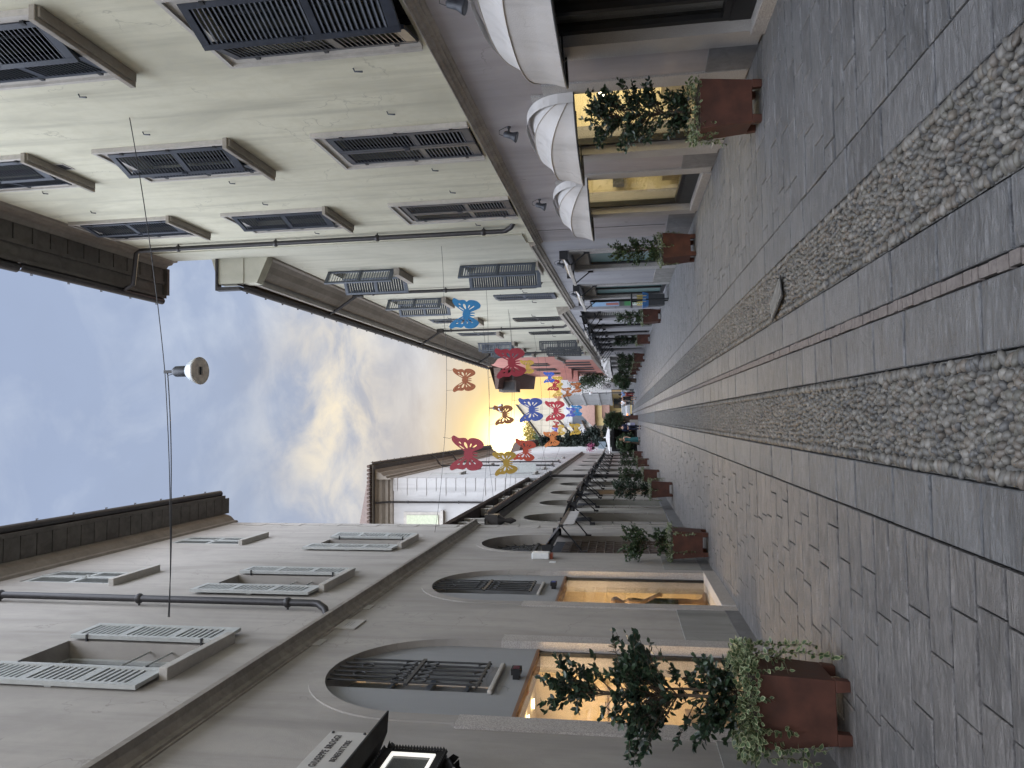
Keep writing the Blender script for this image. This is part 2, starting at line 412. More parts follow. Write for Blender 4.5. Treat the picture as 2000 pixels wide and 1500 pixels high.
# ------------------------------------------------------------------ street surface
AL, AR = .0115, .008
def XL(y): return -2.58 - AL*y
def XR(y): return 3.95 + AR*y
def ground_mats(nm='riven slate paving', k=(1, 1, 1)):
    m, nt, b = mat(nm); kk = lambda *c: tuple(x*y for x, y in zip(c, k))
    a = N(nt, 'ShaderNodeAttribute'); a.attribute_name = 'tone'
    v = coords(nt); r = noise(nt, v, 3.2, 8, .65, .8)
    mp = N(nt, 'ShaderNodeMapping'); mp.inputs['Rotation'].default_value = (0, 0, R(32)); mp.inputs['Scale'].default_value = (3, 14, 1)
    t = N(nt, 'ShaderNodeTexCoord'); L(nt, t.outputs['Object'], mp.inputs[0])
    av = N(nt, 'ShaderNodeVectorMath', operation='ADD'); L(nt, mp.outputs[0], av.inputs[0])
    sc = N(nt, 'ShaderNodeVectorMath', operation='SCALE'); L(nt, a.outputs['Color'], sc.inputs[0]); sc.inputs['Scale'].default_value = 40; L(nt, sc.outputs[0], av.inputs[1])
    s = noise(nt, av.outputs[0], 1.6, 9, .68, 1.2); f = noise(nt, v, 60, 4, .6)
    vo = N(nt, 'ShaderNodeTexVoronoi', feature='DISTANCE_TO_EDGE'); vo.inputs['Scale'].default_value = 1.1; L(nt, av.outputs[0], vo.inputs['Vector'])
    crack = ramp(nt, vo.outputs['Distance'], [(0., 0.), (.05, 1.)])
    c = ramp(nt, a.outputs['Fac'], [(0, kk(.108, .111, .117)), (.5, kk(.132, .135, .141)), (1, kk(.156, .157, .162))])
    c = mix(nt, ramp(nt, s, [(.47, 0.), (.62, .8)]), c, kk(.225, .227, .233)); c = mix(nt, ramp(nt, s, [(.36, .6), (.46, 0.)]), c, kk(.07, .072, .077))
    c = mix(nt, ramp(nt, r, [(.5, 0.), (.78, .6)]), c, (.085, .087, .092))
    c = mix(nt, ramp(nt, noise(nt, v, 7, 3, .5), [(.70, 0.), (.74, .55)]), c, (.06, .06, .065))
    L(nt, c, b.inputs['Base Color'])
    rr = N(nt, 'ShaderNodeMapRange'); rr.inputs[3].default_value = .30; rr.inputs[4].default_value = .66; L(nt, s, rr.inputs[0]); L(nt, rr.outputs[0], b.inputs['Roughness'])
    h = N(nt, 'ShaderNodeMath', operation='ADD'); L(nt, s, h.inputs[0])
    h2 = N(nt, 'ShaderNodeMath', operation='MULTIPLY'); L(nt, f, h2.inputs[0]); h2.inputs[1].default_value = .25; L(nt, h2.outputs[0], h.inputs[1])
    h3 = N(nt, 'ShaderNodeMath', operation='MULTIPLY_ADD'); L(nt, crack, h3.inputs[0]); h3.inputs[1].default_value = .16; L(nt, h.outputs[0], h3.inputs[2])
    bump(nt, b, h3.outputs[0], .9, .045)
    return m
M_slab = ground_mats(); M_slab_warm = ground_mats('warm riven paving', (1.07, 1.0, .94))  # left pavers tinted warm: stone variance plus painted spill from the shop windows
M_joint = stone('dark joint grout', (.030, .029, .028), .3, 20, .95)
M_mortar = stone('cobble mortar', (.105, .102, .096), .25, 40, .95)
M_brickred = stone('porphyry setts', (.15, .13, .12), .35, 30, .8)

g = MB(); g.quad((-300, -60, -.06), (300, -60, -.06), (300, 500, -.06), (-300, 500, -.06))
tag(g.build('ground', M_joint), kind='structure')

def tone_attr(me, per_face):
    a = me.attributes.new('tone', 'FLOAT_COLOR', 'FACE')
    x = np.ones((len(me.polygons), 4), dtype=np.float32); x[:, :3] = np.asarray(per_face, dtype=np.float32).reshape(-1, 1)
    a.data.foreach_set('color', x.ravel())
def pavers(name, rects, gap=.005, mt=None):
    vs = []; fs = []; tn = []
    for x0, x1, y0, y1 in rects:
        o = len(vs); t = rnd.random(); h = rnd.uniform(-.003, .003); e = .006
        a0, a1, b0, b1 = x0+gap, x1-gap, y0+gap*2.1, y1-gap*2.1
        dz = [h + rnd.uniform(-.0022, .0022) for _ in range(4)]
        vs += [(a0, b0, -.03), (a1, b0, -.03), (a1, b1, -.03), (a0, b1, -.03)]
        vs += [(a0, b0, dz[0]-.006), (a1, b0, dz[1]-.006), (a1, b1, dz[2]-.006), (a0, b1, dz[3]-.006)]
        vs += [(a0+e, b0+e, dz[0]), (a1-e, b0+e, dz[1]), (a1-e, b1-e, dz[2]), (a0+e, b1-e, dz[3])]
        q = [(0, 1, 5, 4), (1, 2, 6, 5), (2, 3, 7, 6), (3, 0, 4, 7), (4, 5, 9, 8), (5, 6, 10, 9), (6, 7, 11, 10), (7, 4, 8, 11), (8, 9, 10, 11)]
        fs += [tuple(o+i for i in f) for f in q]; tn += [t]*9
    me = bpy.data.meshes.new(name); me.from_pydata(vs, [], fs); me.materials.append(mt or M_slab); tone_attr(me, tn)
    o = bpy.data.objects.new(name, me); C.objects.link(o); return tag(o, kind='structure')
YEND = 112
left, right_, slabs = [], [], []
y = -2.0
while y < YEND:
    st_ = rnd.uniform(.24, .285)
    x = -.639; xe = XL(y) - .35
    first = True
    while x > xe:
        wd = rnd.uniform(.16, .62) if first else rnd.uniform(.42, .72); first = False
        left.append((max(x-wd, xe), x, y, y+st_)); x -= wd
    x = 1.829; xe = XR(y) + .5; first = True
    while x < xe:
        wd = rnd.uniform(.16, .62) if first else rnd.uniform(.42, .72); first = False
        right_.append((x, min(x+wd, xe), y, y+st_)); x += wd
    y += st_
for a, b in ((-.635, -.305), (.255, .573), (.645, .945), (1.495, 1.825)):
    y = -2.0
    while y < YEND:
        st_ = rnd.uniform(.38, .85); slabs.append((a, b, y, y+st_)); y += st_
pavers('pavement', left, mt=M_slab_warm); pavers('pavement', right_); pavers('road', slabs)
# thin row of reddish setts down the middle
m = MB(); y = -2.
while y < YEND:
    s_ = rnd.uniform(.055, .10); h = rnd.uniform(-.002, .003)
    m.box(.575 + rnd.uniform(0, .008), .643 - rnd.uniform(0, .008), y+.003, y+s_-.004, -.03, h); y += s_
tag(m.build('road_setts', M_brickred, bevel=0), kind='structure')
m = MB()
for a, b in ((-.30, .25), (.95, 1.49)): m.quad((a, -2, -.012), (b, -2, -.012), (b, YEND, -.012), (a, YEND, -.012))
def cobbed():
    mm, nt, b = mat('cobble bed')
    v = coords(nt, (1, 1, 1)); vo = N(nt, 'ShaderNodeTexVoronoi'); vo.inputs['Scale'].default_value = 20; L(nt, v, vo.inputs['Vector'])
    n_ = noise(nt, v, 30, 4)
    c = ramp(nt, vo.outputs['Distance'], [(0, (.20, .198, .19)), (.45, (.135, .135, .13)), (.7, (.07, .07, .07))])
    c = mix(nt, .35, c, vo.outputs['Color'], 'SOFT_LIGHT')
    L(nt, c, b.inputs['Base Color']); b.inputs['Roughness'].default_value = .8
    inv = N(nt, 'ShaderNodeMath', operation='SUBTRACT'); inv.inputs[0].default_value = 1; L(nt, vo.outputs['Distance'], inv.inputs[1])
    bump(nt, b, inv.outputs[0], .9, .03)
    return mm
M_cob = cobbed()
m1 = MB()
for a, b in ((-.30, .25), (.95, 1.49)):
    m1.quad((a, -2, -.010), (b, -2, -.010), (b, 34, -.010), (a, 34, -.010))
tag(m1.build('road_mortar', M_mortar), kind='structure')
m1 = MB()
for a, b in ((-.30, .25), (.95, 1.49)):
    m1.quad((a, 34, -.006), (b, 34, -.006), (b, YEND, -.006), (a, YEND, -.006))
tag(m1.build('road_cobbles_beyond', M_cob), kind='structure')
# river pebbles set in the two strips
def pebble_mat():
    mm, nt, b = mat('river pebbles')
    a = N(nt, 'ShaderNodeAttribute'); a.attribute_name = 'tone'
    v = coords(nt); n_ = noise(nt, v, 55, 5, .6)
    c = mix(nt, ramp(nt, n_, [(.4, 0.), (.75, .4)]), a.outputs['Color'], (.19, .185, .17))
    L(nt, c, b.inputs['Base Color']); b.inputs['Roughness'].default_value = .5
    bump(nt, b, n_, .2, .004); return mm
M_peb = pebble_mat()
def pebbles(xa, xb, y0, y1, seed, sub):
    r = np.random.RandomState(seed)
    bm = bmesh.new(); bmesh.ops.create_icosphere(bm, subdivisions=sub, radius=1)
    bv = np.array([v.co[:] for v in bm.verts]); bf = np.array([[v.index for v in f.verts] for f in bm.faces]); bm.free()
    P = []
    y = y0
    while y < y1:                                    # border stones, set across the strip
        s_ = r.uniform(.030, .05)
        for x in (xa+.036, xb-.036): P.append((x + r.uniform(-.006, .006), y + s_/2, r.uniform(.032, .042), s_*.52, r.uniform(-.2, .2)))
        y += s_
    y = y0
    row = 0
    while y < y1:
        x = xa + .085 + r.uniform(0, .03)
        while x < xb - .075:
            a = r.uniform(.022, .036); bq = a * r.uniform(.58, .85)
            P.append((x + r.uniform(-.006, .006), y + r.uniform(-.012, .012), a, bq, r.uniform(-1.2, 1.2) + 1.57*(r.rand() < .6))); x += r.uniform(.037, .050)
        y += r.uniform(.034, .043); row += 1
    P = np.array(P); n = len(P)
    keep = r.rand(n) > .03; P = P[keep]; n = len(P)
    sc = np.stack([P[:, 2], P[:, 3], r.uniform(.018, .028, n)], 1)
    loc = bv[None] * sc[:, None, :]
    ca, sa = np.cos(P[:, 4])[:, None], np.sin(P[:, 4])[:, None]
    tx = r.uniform(-.35, .35, n)[:, None]
    X = loc[..., 0]*ca - loc[..., 1]*sa + P[:, 0:1]; Y = loc[..., 0]*sa + loc[..., 1]*ca + P[:, 1:2]
    Z = loc[..., 2] + loc[..., 0]*tx + r.uniform(-.012, -.002, n)[:, None]
    V = np.stack([X, Y, Z], -1).reshape(-1, 3)
    Fc = (bf[None] + (np.arange(n)*len(bv))[:, None, None]).reshape(-1, 3)
    me = bpy.data.meshes.new('cobbles')
    me.vertices.add(len(V)); me.vertices.foreach_set('co', V.astype(np.float32).ravel())
    me.loops.add(Fc.size); me.loops.foreach_set('vertex_index', Fc.astype(np.int32).ravel())
    me.polygons.add(len(Fc)); me.polygons.foreach_set('loop_start', np.arange(0, Fc.size, 3, dtype=np.int32)); me.polygons.foreach_set('loop_total', np.full(len(Fc), 3, dtype=np.int32))
    me.polygons.foreach_set('use_smooth', np.ones(len(Fc), dtype=bool))
    me.update(calc_edges=True)
    pal = np.array([(.125, .122, .115), (.155, .15, .14), (.10, .10, .098), (.145, .125, .10), (.075, .08, .092), (.20, .195, .185), (.12, .118, .10), (.14, .115, .095)])
    pal = pal*.6 + pal.mean(1, keepdims=True)*.4
    col = pal[r.randint(0, len(pal), n)] * r.uniform(.5, .9, (n, 1)) * np.array([1.05, 1.0, .93])
    at = me.attributes.new('tone', 'FLOAT_COLOR', 'FACE'); x = np.ones((len(Fc), 4), np.float32); x[:, :3] = np.repeat(col, len(bf), 0); at.data.foreach_set('color', x.ravel())
    me.materials.append(M_peb)
    o = bpy.data.objects.new('road_cobbles', me); C.objects.link(o); tag(o, kind='structure')
for k, (a, b) in enumerate(((-.30, .25), (.95, 1.49))):
    pebbles(a, b, 1.9, 4.6, 11+k, 2); pebbles(a, b, 4.6, 34, 21+k, 1)
# slotted drain cover in the right strip
t = thing('drain_cover', 'grey slotted drain grate set in the right cobble strip', 'drain cover', (1.13, 7.2, .032), R(20))
m = MB(); m.box(-.115, .115, -.26, .26, 0, .006); m.build('frame', M_black, t)
m = MB()
for k in range(9): m.box(-.09, .09, -.24+k*.055, -.21+k*.055, .0065, .016)
m.build('slat_bars', paint('pale grate iron', (.24, .235, .22), .5, .3, .3), t)
# ------------------------------------------------------------------ building kit
def leaf_mesh(name, w, h, sg, mt, panels=2, t=.045, pitch=.052, split=None, flip=False, detail=True, slat=None, flat=False):
    """louvred shutter leaf: x 0..w (or -w..0), y 0..t outward, z 0..h"""
    m = MB(sg); st = .062; x0 = -w if flip else 0.
    m.box(x0, x0+st, 0, t, 0, h); m.box(x0+w-st, x0+w, 0, t, 0, h)
    if panels == 2: cuts = [0, (split or .5)*h, h]
    else: cuts = [h*k/panels for k in range(panels+1)]
    for k, zc_ in enumerate(cuts):
        r = .075 if 0 < k < len(cuts)-1 else .11
        za = 0 if k == 0 else (h-.08 if k == len(cuts)-1 else zc_-r/2); zb = r if k == 0 else (h if k == len(cuts)-1 else zc_+r/2)
        m.box(x0+st, x0+w-st, .003, t-.003, za, zb)
    for k in range(len(cuts)-1):
        a, b = cuts[k] + (.11 if k == 0 else .0375), cuts[k+1] - (.08 if k == len(cuts)-2 else .0375)
        if not detail:
            m.box(x0+st, x0+w-st, .018, .026, a, b); continue
        n = max(3, int((b-a)/pitch))
        for i in range(n):
            z = a + (b-a)*(i+.5)/n; m.m = 1
            if flat: m.box(x0+st, x0+w-st, .012, .032, z-.017, z+.017); continue
            m.add([(x0+st, .006, z+.020), (x0+w-st, .006, z+.020), (x0+w-st, t-.004, z-.018), (x0+st, t-.004, z-.018),
                   (x0+st, .006, z+.027), (x0+w-st, .006, z+.027), (x0+w-st, t-.004, z-.010), (x0+st, t-.004, z-.010)],
                  [(0, 1, 2, 3), (7, 6, 5, 4), (0, 4, 5, 1), (3, 2, 6, 7)])
    if flat: m.m = 2; m.box(x0+st, x0+w-st, t-.007, t-.003, .1, h-.08)  # dark backing sheet, painted-in shade for the gaps between slats
    m.m = 0
    m.box(x0+w-.05 if not flip else x0+.02, x0+w-.02 if not flip else x0+.05, t, t+.02, h*.48, h*.52)
    return m.mesh(name, [mt, slat or mt, M_char])

def make_window(b, sg, c, z0, z1, w, ma, mb_, anga, angb, surround=None, sill=None, depth=.25, framecol=None, rods=False, pane=None, sill_d=.14, sill_h=.10, hinge=.02):
    """window part of building b: frame mesh with sill, pane and two shutter leaves (ma hinged on the near jamb, mb_ on the far one)"""
    m = MB(sg); h = z1-z0; a = w/2
    for x0, x1, za, zb in ((-a, -a+.06, 0, h), (a-.06, a, 0, h), (-a+.06, a-.06, h-.06, h), (-a+.06, a-.06, 0, .07), (-.03, .03, .07, h-.06)):
        m.box(x0, x1, -depth+.02, -depth+.07, za, zb)
    if rods:
        for k in (.28, .52, .76): m.tube([(-a, -.10, h*k*.6), (a, -.10, h*k*.6)], .012, 6)
    m.m = 1
    for s_ in (-a, a):
        for k in ((.12, .5, .88) if surround is not None else (.12, .88)): q_ = .03 if surround is not None else .014; m.box(s_-q_, s_+q_, 0, hinge+(.055 if surround is not None else .01), h*k-q_*.8, h*k+q_*.8)
    fr = m.build('window', [framecol or M_white, M_iron], b, (c, 0, z0))
    q = MB(sg); q.box(-a, a, -depth, -depth+.03, 0, h); q.build('pane', pane or M_pane, fr)
    if surround is not None:
        m = MB(sg); W_ = .15
        for x0, x1, za, zb in ((-a-W_, -a, 0, h+W_), (a, a+W_, 0, h+W_), (-a, a, h, h+W_)):
            m.box(x0, x1, 0, .035, za, zb)
        for x0, x1, za, zb in ((-a-W_, -a-W_+.045, 0, h+W_), (a+W_-.045, a+W_, 0, h+W_), (-a-W_+.045, a+W_-.045, h+W_-.045, h+W_)):
            m.box(x0, x1, .035, .065, za, zb)
        m.build('surround', surround, fr)
    if sill is not None:
        m = MB(sg); e = a + (.20 if surround is not None else .16)
        m.box(-e, e, -depth+.07, sill_d, -sill_h, -.002)
        if surround is not None: m.box(-e+.03, e-.03, 0, sill_d-.045, -sill_h-.03, -sill_h)
        m.build('sill', sill, fr, bevel=.008)
    if ma: inst('shutter', ma, fr, (-a, sg*hinge, .015), (0, 0, sg*R(anga)))
    if mb_: inst('shutter', mb_, fr, (a, sg*hinge, .015), (0, 0, -sg*R(angb)))
    return fr

def pipe_part(b, sg, s, z0, z1, top=None, bot=True, r=.052, d=.10, gutter=None):
    m = MB(sg); pts = []
    if bot: pts += [(s-.16, -.02, z0-.16), (s-.09, .05, z0-.10), (s-.02, d, z0+.03)]
    pts += [(s, d, z0+.12), (s, d, z1)]
    if gutter: pts += [(s, d+.06, z1+.1), (s+.1, gutter[0]-.15, gutter[1]-.35), (s+.12, gutter[0]-.02, gutter[1]-.05)]
    m.tube(pts, r, 10)
    z = z0 + .5
    while z < z1:
        m.lathe([(r+.004, -.045), (r+.022, -.02), (r+.022, .02), (r+.004, .045)], 10, (s, d, z)); m.box(s-.012, s+.012, 0, d, z-.012, z+.012); z += 2.35
    return m.build('downpipe', M_pipe, b)

def gutter_part(b, sg, s0, s1, d, z, r=.085, step=.95, name='gutter'):
    m = MB(sg); n = 8
    out_ = [(d + r*math.cos(math.pi + math.pi*k/n), z + r*math.sin(math.pi + math.pi*k/n)) for k in range(n+1)]
    inn = [(d + (r-.012)*math.cos(2*math.pi - math.pi*k/n), z + (r-.012)*math.sin(2*math.pi - math.pi*k/n)) for k in range(n+1)]
    m.extr(out_ + inn, s0, s1)
    s = s0 + .3
    while s < s1:
        m.box(s-.012, s+.012, d-r-.02, d+r+.035, z+.0, z+.012); m.box(s-.01, s+.01, d+r+.01, d+r+.035, z-.03, z)
        for k in (0,): m.lathe([(r+.004, -.01), (r+.004, .01)], 12, (0, 0, 0), True, Matrix.Translation((s+.45, d, z)) @ Matrix.Rotation(R(90), 4, 'Y') @ Matrix.Scale(1, 4)) if False else None
        s += step
    return m.build(name, M_gut, b)

def arch_band(m, c, r0, r1, zs, zb, d0, d1, n=28):
    """archivolt between radii r0 and r1 with straight legs down to zb"""
    def path(r): return [(c-r, zb)] + [(c - r*math.cos(math.pi*k/n), zs + r*math.sin(math.pi*k/n)) for k in range(n+1)] + [(c+r, zb)]
    a, b = path(r0), path(r1)
    for k in range(len(a)-1):
        m.quad((a[k][0], d1, a[k][1]), (a[k+1][0], d1, a[k+1][1]), (b[k+1][0], d1, b[k+1][1]), (b[k][0], d1, b[k][1]))
        m.quad((b[k][0], d0, b[k][1]), (b[k][0], d1, b[k][1]), (b[k+1][0], d1, b[k+1][1]), (b[k+1][0], d0, b[k+1][1]))
        m.quad((a[k][0], d0, a[k][1]), (a[k+1][0], d0, a[k+1][1]), (a[k+1][0], d1, a[k+1][1]), (a[k][0], d1, a[k][1]))

def half_disc(m, c, r, zs, d, n=24, zb=None):
    pts = [(c - r*math.cos(math.pi*k/n), d, zs + r*math.sin(math.pi*k/n)) for k in range(n+1)]
    if zb is not None: pts = [(c-r, d, zb)] + pts + [(c+r, d, zb)]
    m.poly(pts)

def fan_grille(m, c, r, zs, d, rad=(.16, .36, .58, .8), spokes=15, tr=.011):
    for k in range(spokes):
        a = math.pi*(k+.5)/spokes
        m.tube([(c+.15*r*math.cos(a), d, zs+.15*r*math.sin(a)), (c+.97*r*math.cos(a), d, zs+.97*r*math.sin(a))], tr, 5, False)
        if k < spokes-1:                                     # curled leaf ends between spokes
            a2 = math.pi*(k+1)/spokes
            for q in (.48, .72):
                m.lathe([(.0, -.006), (.055*r, -.006), (.055*r, .006), (.0, .006)], 7, (0, 0, 0), False, Matrix.Translation((c+q*r*math.cos(a2), d, zs+q*r*math.sin(a2))) @ Matrix.Rotation(R(90), 4, 'X'))
    for q in rad:
        m.tube([(c + q*r*math.cos(math.pi*k/18), d, zs + q*r*math.sin(math.pi*k/18)) for k in range(19)], tr, 5, False)
    m.box(c-r, c+r, d-.02, d+.02, zs-.03, zs+.03)

TL, TR = math.atan2(1, -AL), math.atan2(1, AR)
def PL(s, d, z): return Vector((-2.58 - AL*s + d, s + AL*d, z))
def PR(s, d, z): return Vector((3.95 + AR*s - d, s + AR*d, z))
RZL, RZR = TL, TR                                           # rz of things lying along each side

# ================================================================== LEFT: grey building with arched shops
LB = thing('grey_building', 'grey plastered building with arched shop windows and open pale shutters beside the marble plaque', 'building', (-2.58, 0, 0), TL)
AC = [7.5, 11.72, 15.95]; AW = 1.13; ATOP = 4.69; SPR = ATOP - AW
m = MB(-1)
wall(m, -4, 18.75, 0, 5.5, [(c-AW, c+AW, .0, ATOP, 'arch') for c in AC], depth=.34)
m.quad((18.75, 0, 0), (18.75, -9, 0), (18.75, -9, 5.5), (18.75, 0, 5.5))
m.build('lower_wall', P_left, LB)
m = MB(-1)
UC = [(7.58, 6.36, 8.38), (11.55, 6.36, 8.38), (15.6, 6.36, 8.38)]; TC = [(7.6, 10.14, 12.0), (11.62, 10.14, 11.98), (15.75, 10.14, 11.95)]
wall(m, -4, 18.75, 5.5, 12.45, [(c-.5, c+.5, a, b) for c, a, b in UC] + [(c-.46, c+.46, a, b) for c, a, b in TC], depth=.28)
m.quad((18.75, 0, 5.5), (18.75, -9, 5.5), (18.75, -9, 12.45), (18.75, 0, 12.45))
m.build('upper_wall', P_left_up, LB)
m = MB(-1)
prof = [(0, 5.26), (.012, 5.265), (.012, 5.29), (.03, 5.30), (.04, 5.345), (.085, 5.375), (.10, 5.39), (.165, 5.40), (.17, 5.455), (.0, 5.49)]
m.extr(prof, -4, 18.80); m.build('string_course', S_cour, LB)
m = MB(-1)                                                  # corner blocks, flush, only their joints show
for k in range(22):
    z = .45 + k*.54
    m.box(18.45 if k % 2 else 18.3, 18.765, -.2, .012, z+.012, z+.525)
m.build('corner_quoins', P_left_up, LB)
m = MB(-1)
prof = [(0, 12.30), (.05, 12.33), (.06, 12.42), (.16, 12.52), (.20, 12.62), (.22, 12.70), (.22, 12.74), (0, 12.74)]
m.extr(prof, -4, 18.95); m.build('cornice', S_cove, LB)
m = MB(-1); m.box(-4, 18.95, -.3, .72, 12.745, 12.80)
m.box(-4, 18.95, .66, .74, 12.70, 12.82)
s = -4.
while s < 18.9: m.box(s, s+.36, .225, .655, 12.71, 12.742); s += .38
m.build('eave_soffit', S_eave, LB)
gutter_part(LB, -1, -4, 18.9, .80, 12.84)
m = MB(-1); m.quad((-4, .8, 12.86), (18.95, .8, 12.86), (18.95, -5, 14.7), (-4, -5, 14.7)); m.quad((-4, -10, 12.86), (18.95, -10, 12.86), (18.95, -5, 14.7), (-4, -5, 14.7)); m.poly([(18.9, .3, 12.8), (18.9, -10, 12.8), (18.9, -5, 14.65)])
m.build('roof', M_tile, LB)
pipe_part(LB, -1, 9.82, 5.85, 12.6)
# shuttered windows
shl = leaf_mesh('sage_leaf', .5, 1.99, -1, M_sage, 3, pitch=.066, flat=True); shlf = leaf_mesh('sage_leaf_far', .5, 1.99, -1, M_sage, 3, pitch=.066, flip=True, flat=True)
for (c, a, b), (x, y) in zip(UC, ((181, 179), (179, 181), (180, 177))):
    make_window(LB, -1, c, a, b, 1.0, shl, shlf, x, y, None, S_trim_l, .28, M_sage, True, sill_d=.13, hinge=.075)
shc = leaf_mesh('sage_leaf_small', .455, 1.8, -1, M_sage, 2, pitch=.06); shcf = leaf_mesh('sage_leaf_small_far', .455, 1.8, -1, M_sage, 2, pitch=.06, flip=True)
for c, a, b in TC: make_window(LB, -1, c, a, b, .92, shc, shcf, 1, 2, None, S_trim_l, .28, M_sage, hinge=-.05, sill_d=.12)

def shop_arch(b, sg, c, warm):
    """arched shop front: granite jambs, archivolt, infill with a barred window, glazed shop window below"""
    m = MB(sg)
    for s_ in (-1, 1):
        x0, x1 = sorted((c+s_*(AW-.012), c+s_*(AW+.24))); m.box(x0, x1, -.30, .022, 0, 3.03)
    m.build_split('granite_jamb', G_warm, b)
    m = MB(sg); arch_band(m, c, AW-.004, AW+.16, SPR, 3.035, 0, .016); m.build('archivolt', P_left, b)
    gw = .39; gc = c + .05; g0 = 2.93
    m = MB(sg); d = -.07; n = 24
    # infill with the barred window opening left free (its head follows the arch)
    top = lambda s_: SPR + math.sqrt(max(0, AW*AW - (s_-c)**2))
    S = [c-AW, gc-gw, gc+gw, c+AW]
    xs = sorted({*S, *[c - AW*math.cos(math.pi*k/n) for k in range(n+1)]})
    for p, q in zip(xs[:-1], xs[1:]):
        mid = (p+q)/2
        if abs(mid-gc) < gw:
            m.quad((p, d, 2.60), (q, d, 2.60), (q, d, g0), (p, d, g0))
            m.quad((p, d-.22, g0), (q, d-.22, g0), (q, d, g0), (p, d, g0))
        else: m.quad((p, d, 2.60), (q, d, 2.60), (q, d, top(q)), (p, d, top(p)))
    for s_ in (gc-gw, gc+gw): m.quad((s_, d, g0), (s_, d, top(s_)), (s_, d-.22, top(s_)), (s_, d-.22, g0))
    m.build('infill_panel', P_infill, b)
    m = MB(sg)
    m.poly([(gc-gw, -.3, g0), (gc+gw, -.3, g0)] + [(gc+gw-2*gw*k/12, -.3, top(gc+gw-2*gw*k/12)) for k in range(13)])
    pn = m.build('barred_window', darkglass('grey window glass', (.20, .205, .21), .2), b)
    m = MB(sg); m.box(gc-gw, gc+gw, -.29, -.24, 3.65, 3.71); m.box(gc-.03, gc+.03, -.29, -.24, g0, 4.6)
    for k in (3.25, 4.1): m.box(gc-gw, gc+gw, -.29, -.245, k, k+.04)
    m.build('frame', M_slate, pn)
    m = MB(sg); dg = -.02
    nb = 6
    for k in range(nb):
        s_ = gc - gw + .06 + (2*gw-.12)*k/(nb-1); m.tube([(s_, dg, g0+.08), (s_, dg, top(s_)-.02)], .011, 6)
    m.box(gc-gw, gc+gw, dg-.012, dg+.012, 3.76, 3.80)
    m.box(gc-gw, gc+gw, dg-.01, dg+.01, g0+.10, g0+.125)
    for k in range(nb-1):
        s_ = gc - gw + .06 + (2*gw-.12)*(k+.5)/(nb-1)
        for z in (3.08, 3.66, 3.90, 4.36):
            if k % 2 == (0 if z in (3.08, 3.9) else 1) or z in (3.66, 3.9):
                m.tube([(s_+.062*math.cos(2*math.pi*j/12), dg, z+.062*math.sin(2*math.pi*j/12)) for j in range(13)], .010, 5, False)
    m.build('iron_grille', M_iron, pn)
    m = MB(sg); m.box(gc-gw-.04, gc+gw+.03, -.07, -.03, g0-.055, g0-.005); m.build('sill', S_trim_l, pn, bevel=.012)
    # glazed shop window
    m = MB(sg); m.box(c-AW+.0125, c+AW-.0125, -.30, -.068, 2.565, 2.60); f = m.build('shop_window', M_wood, b)
    m = MB(sg); m.box(c-AW+.0125, c+AW-.0125, -.115, -.107, .2, 2.565); m.build('pane', M_glass, f)
    m = MB(sg)
    for s_ in (-1, 1):
        x0, x1 = sorted((c+s_*(AW-.0125), c+s_*(AW-.05))); m.box(x0, x1, -.135, -.09, .2, 2.565)
    m.build('frame', M_frame, f)
    m = MB(sg); m.box(c-AW-.02, c+AW+.02, -.32, .045, -.02, .2); m.build('sill', G_warm, f, bevel=.01)
for c in AC[:2]: shop_arch(LB, -1, c, True)
# plinth panels
m = MB(-1)
for a, b in ((-4, AC[0]-AW-.245), (AC[0]+AW+.245, AC[1]-AW-.245), (AC[1]+AW+.245, AC[2]-AW-.1), (AC[2]+AW+.1, 18.74)):
    m.box(a, b, -.05, .014, .19, .84); 
m.build_split('plinth', plaster('damp grey render', (.27, .265, .25), .75, 1.15, (.8, .8, .78), .5), LB)
m = MB(-1)
for a, b in ((-4, AC[0]-AW-.245), (AC[0]+AW+.245, AC[1]-AW-.245), (AC[1]+AW+.245, AC[2]-AW-.1), (AC[2]+AW+.1, 18.74)):
    m.box(a, b, -.05, .020, -.03, .188)
m.build_split('kerb_stone', S_plinth, LB)
# third arch: fanlight, dark blind box, lattice gate
def fan_arch(b, sg, c, r, zs, top_, wallmat, gate=False, blind=True, warm=None, detail=True):
    m = MB(sg); half_disc(m, c, r, zs, -.30, zb=zs-.05); f = m.build('fanlight', M_pane, b)
    m = MB(sg)
    if detail: fan_grille(m, c, r, zs, -.20)
    else: fan_grille(m, c, r, zs, -.20, (.3, .62), 9, .014)
    m.build('iron_grille', M_iron, f)
    m = MB(sg); m.box(c-r, c+r, -.30, -.28, .0, zs-.05); dr = m.build('shop_door', M_pane if warm is None else warm, b)
    m = MB(sg)
    for x in (c-r+.01, c-.03, c+r-.07): m.box(x, x+.06, -.275, -.23, 0, zs-.06)
    m.box(c-r+.01, c+r-.01, -.275, -.225, zs-.18, zs-.055); m.box(c-r+.01, c+r-.01, -.275, -.235, 0, .14)
    m.build('frame', M_frame, dr)
    if gate:
        m = MB(sg); d = -.12; m.m = 0
        k = 0; z = .05
        while z < 2.75:
            m.box(c-r+.02, c+r-.02, d-.012, d+.012, z, z+.022)
            s_ = c-r+.02 + (.11 if k % 2 else 0)
            while s_ < c+r-.02: m.box(s_, s_+.02, d-.012, d+.012, z+.022, z+.19); s_ += .23
            z += .19; k += 1
        m.build('lattice_gate', paint('rusty gate', (.20, .17, .15), .6, .2, .3), dr)
        m = MB(sg); m.box(c-r+.03, c+r-.03, -.21, -.2, .05, 2.7); m.build('door_panel', paint('dark red door', (.075, .022, .018), .6), dr)
    m = MB(sg); arch_band(m, c, r, r+.12, zs, zs-.45, 0, .016); m.build('archivolt', wallmat, b)
    return f
fan_arch(LB, -1, AC[2], AW, SPR-.28+.28, ATOP, P_left, gate=True)
